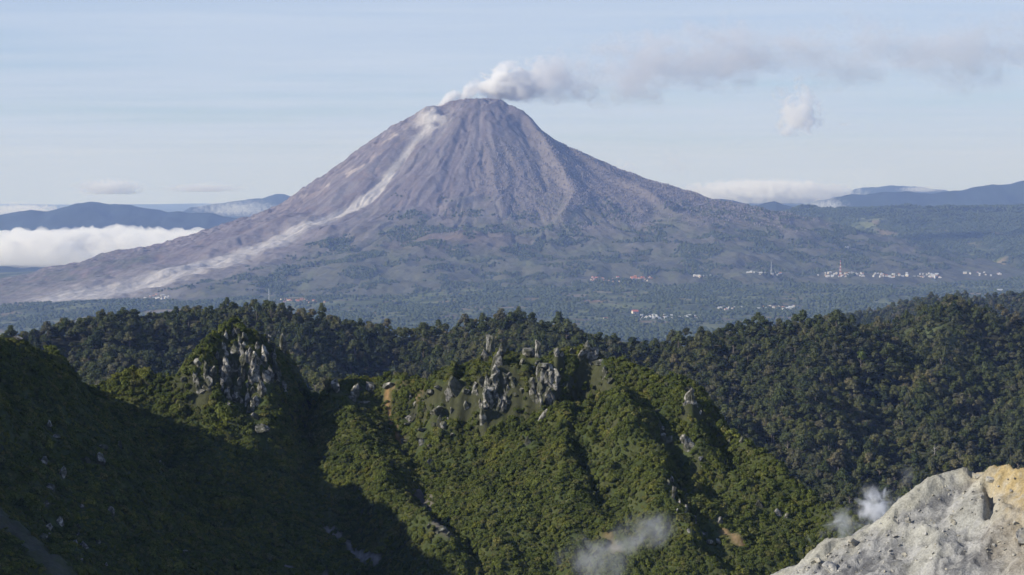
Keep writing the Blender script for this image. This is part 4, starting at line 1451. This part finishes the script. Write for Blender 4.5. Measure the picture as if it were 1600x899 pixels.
def plume_build(t, oc):
    x, y, z = t.sep(oc)[:3]
    # billows drift: warp the coordinates first
    u = t.math('DIVIDE', x, LL)
    def curve(vals):
        nd = t.n('ShaderNodeValToRGB')
        t.set(nd.inputs[0], u)
        cr = nd.color_ramp
        while len(cr.elements) < len(vals): cr.elements.new(.5)
        for e, a, v in zip(cr.elements, (pu[0] - ox) / LL, vals):
            e.position = float(a); e.color = (float(v),) * 3 + (1,)
        return nd.outputs[0]
    zc = t.math('MULTIPLY', curve((pu[2] - oz) / 400), 400.0)
    hz = t.math('MULTIPLY', curve(np.array(PHS) / 80.), 80. * ks)
    a = t.math('DIVIDE', t.math('SUBTRACT', z, zc), hz)
    b = t.math('DIVIDE', y, t.math('MULTIPLY', hz, 1.1))
    d = t.math('SQRT', t.math('ADD', t.math('MULTIPLY', a, a), t.math('MULTIPLY', b, b)))
    nz = t.noise(t.vmath('MULTIPLY', oc, (.8, 1, 1)), 1 / 85., 7, .62, .5)
    big = t.noise(t.vmath('MULTIPLY', oc, (.6, .8, 1)), 1 / 210., 3, .5, .4)
    q = t.math('ADD', t.math('MULTIPLY', nz, 2.2), t.math('MULTIPLY', big, 1.5))
    q = t.math('SUBTRACT', q, t.math('MULTIPLY', d, .75))
    e = t.mix(t.maprange(u, .10, .22), t.maprange(q, 1.36, 1.64), t.maprange(q, 1.34, 1.95))
    e = t.math('MULTIPLY', e, t.maprange(d, 1.0, .7))
    prof_ = t.ramp(u, [(0, 1.0), (.10, 1.0), (.13, .5), (.17, .2), (.24, .12), (.45, .085), (1, .065)])
    dn = t.math('MULTIPLY', t.math('MULTIPLY', e, prof_), .05)
    col = t.ramp(u, [(0, (.998, .998, .998)), (.10, (.985, .985, .985)), (.2, (.90, .90, .92)), (1, (.88, .885, .90))])
    return dn, col


M_plume = wisp_material('volcanic_smoke', plume_build, None, .1, .05)
nseg, nrad = 60, 16
V = []
us = np.linspace(0, 1, nseg)
for i, u in enumerate(us):
    xx = u * LL
    zc = np.interp(xx, pu[0] - ox, pu[2] - oz); hz = np.interp(xx, pu[0] - ox, PHS) * ks * 1.02
    for j in range(nrad):
        a = j * 2 * math.pi / nrad
        V.append((xx, math.cos(a) * hz * 1.1, zc + math.sin(a) * hz))
Fc = []
for i in range(nseg - 1):
    for j in range(nrad):
        k = (j + 1) % nrad
        Fc.append((i * nrad + j, i * nrad + k, (i + 1) * nrad + k, (i + 1) * nrad + j))
Fc.append(tuple(range(nrad))[::-1]); Fc.append(tuple((nseg - 1) * nrad + j for j in range(nrad)))
me = bpy.data.meshes.new('smoke_plume'); me.from_pydata(V, [], Fc); me.update()
bm = bmesh.new(); bm.from_mesh(me); bmesh.ops.recalc_face_normals(bm, faces=bm.faces); bm.to_mesh(me); bm.free()
me.materials.append(M_plume)
o = link(bpy.data.objects.new('smoke_plume', me)); o.location = (ox, PD, oz)
tag(o, 'white smoke at the summit trailing off grey to the right', 'smoke')


def puff(name, px, py, wpx, hpx, D, dens, seed, label, col=(.97, .97, .97), nscale=3.0, thr=(.52, 1.0), tilt=0.0, flat=False, step=.3, cat=None):
    p = at(px, py, D); k = D / F
    def build(t, oc):
        d = t.vmath('LENGTH', oc)
        nz = t.noise(t.vmath('MULTIPLY', t.vmath('ADD', oc, (seed * 1.7, seed * .9, 0)), (max(1, wpx / hpx), max(1, (wpx + hpx) / 2 / hpx), 1)), nscale, 6, .6, .3 if flat else .8)
        q = t.math('ADD', t.math('MULTIPLY', nz, 2.6 if flat else 1.5), t.math('MULTIPLY', d, -.62))
        e = t.math('MULTIPLY', t.maprange(q, *thr), t.maprange(d, 1.0, .6))
        if flat:
            e = t.math('MULTIPLY', e, t.maprange(t.sep(oc)[2], -.62, -.45))
        return t.math('MULTIPLY', e, dens), None
    m = wisp_material(name, build, col, .2, step)
    bm = bmesh.new(); bmesh.ops.create_icosphere(bm, subdivisions=3, radius=1.0)
    me = bpy.data.meshes.new(name); bm.to_mesh(me); bm.free(); me.materials.append(m)
    o = link(bpy.data.objects.new(name, me)); o.location = p
    o.scale = (wpx / 2 * k, (wpx + hpx) / 4 * k, hpx / 2 * k); o.rotation_euler = (0, tilt, 0)
    tag(o, label, cat or ('steam' if 'steam' in name else 'dust'))
    return o


puff('steam_puff', 1374, 792, 115, 95, 126, 4.0, 1, 'bright white steam puff rising behind the pale mound', nscale=2.2, thr=(.35, .95), tilt=.3)
puff('steam_puff', 1325, 818, 200, 110, 135, 1.6, 2, 'thin grey steam drifting left of the bright puff', nscale=2.4, tilt=-.4)
puff('steam_puff', 1425, 742, 130, 110, 150, .16, 3, 'faint veil of steam before the forest above the mound', nscale=2.0, tilt=-.5)
puff('steam_puff', 935, 876, 170, 120, 470, .13, 4, 'grey steam rising at the bottom centre edge', nscale=1.4, thr=(.25, 1.0))
puff('steam_puff', 1005, 832, 160, 90, 500, .14, 5, 'thin steam wisp in front of the dark gully', nscale=1.5, thr=(.25, 1.0), tilt=-.3)
puff('dust_wisp', 512, 245, 34, 80, 13900, .0035, 6, 'faint dark dust wisp above the left flank', (.55, .55, .58), nscale=2.0, thr=(.6, 1.0))
puff('dust_wisp', 466, 285, 44, 60, 13900, .0022, 7, 'fainter dust wisp lower along the left flank', (.6, .6, .62), nscale=2.0, thr=(.6, 1.0))

def cloud(px0, px1, py0, py1, D, dens, seed, label, nscale=3.2, thr=(.97, 1.22), name='cumulus_cloud'):
    # the hull is larger than the cloud that condenses in it
    h = (py1 - py0) * 1.7; w_ = (px1 - px0) * 1.25
    puff(name, (px0 + px1) / 2, py0 + h * .42, w_, h, D, dens, seed, label, (.999, .999, .999), nscale, thr, 0, True, .2, 'cloud')


cloud(-60, 120, 316, 338, 27500, .014, 12, 'white cloud behind the left mountain at the picture edge', name='cloud_bank')
cloud(295, 450, 310, 334, 27500, .004, 13, 'soft cloud draped on the faint ridge beside the volcano', name='cloud_bank')
cloud(112, 232, 278, 300, 25000, .018, 14, 'puffy small cloud above the left mountain')
cloud(250, 382, 285, 298, 25000, .014, 15, 'flat small cloud between the left mountain and the volcano')
cloud(1050, 1340, 280, 312, 27500, .02, 16, 'bright cloud row beside the right foot of the volcano', 2.6, (.90, 1.10), 'cloud_bank')
cloud(1245, 1330, 304, 332, 22500, .008, 17, 'white cloud wedge at the left end of the right mountain range', name='cloud_bank')
cloud(1400, 1480, 290, 299, 28500, .012, 18, 'small cloud strip behind the right mountain range', name='cloud_bank')
cloud(1203, 1290, 122, 198, 31000, .012, 43, 'lone pinkish cumulus floating under the smoke plume', 2.6, (.95, 1.32))
cloud(1306, 1332, 190, 196, 47000, .004, 20, 'tiny cloud fleck right of the lone cumulus')
cloud(950, 1000, 248, 275, 42000, .006, 21, 'small pale cloud peeking out behind the right flank')
cloud(1025, 1080, 228, 268, 44000, .0012, 22, 'faint cloud puff in the haze right of the volcano')

# ================================================================== HAZE
m, t = new_mat('haze_air')
pvn = t.n('ShaderNodeVolumePrincipled')
pvn.inputs['Color'].default_value = (*HAZE_COLOR, 1)
pvn.inputs['Absorption Color'].default_value = (1, 1, 1, 1)
pvn.inputs['Density'].default_value = HAZE_DENSITY
pvn.inputs['Anisotropy'].default_value = 0.0
o_ = t.n('ShaderNodeOutputMaterial')
t.set(o_.inputs['Volume'], pvn.outputs[0])
bm = bmesh.new()
bmesh.ops.create_cube(bm, size=1)
for v in bm.verts:
    v.co = Vector((v.co.x * 126000, 30000 + v.co.y * 68000, -955 + 725 + v.co.z * 1450))
me = bpy.data.meshes.new('haze'); bm.to_mesh(me); bm.free()
me.materials.append(m)
tag(link(bpy.data.objects.new('haze', me)), 'thin blue air haze over the whole valley', 'haze', kind='stuff')
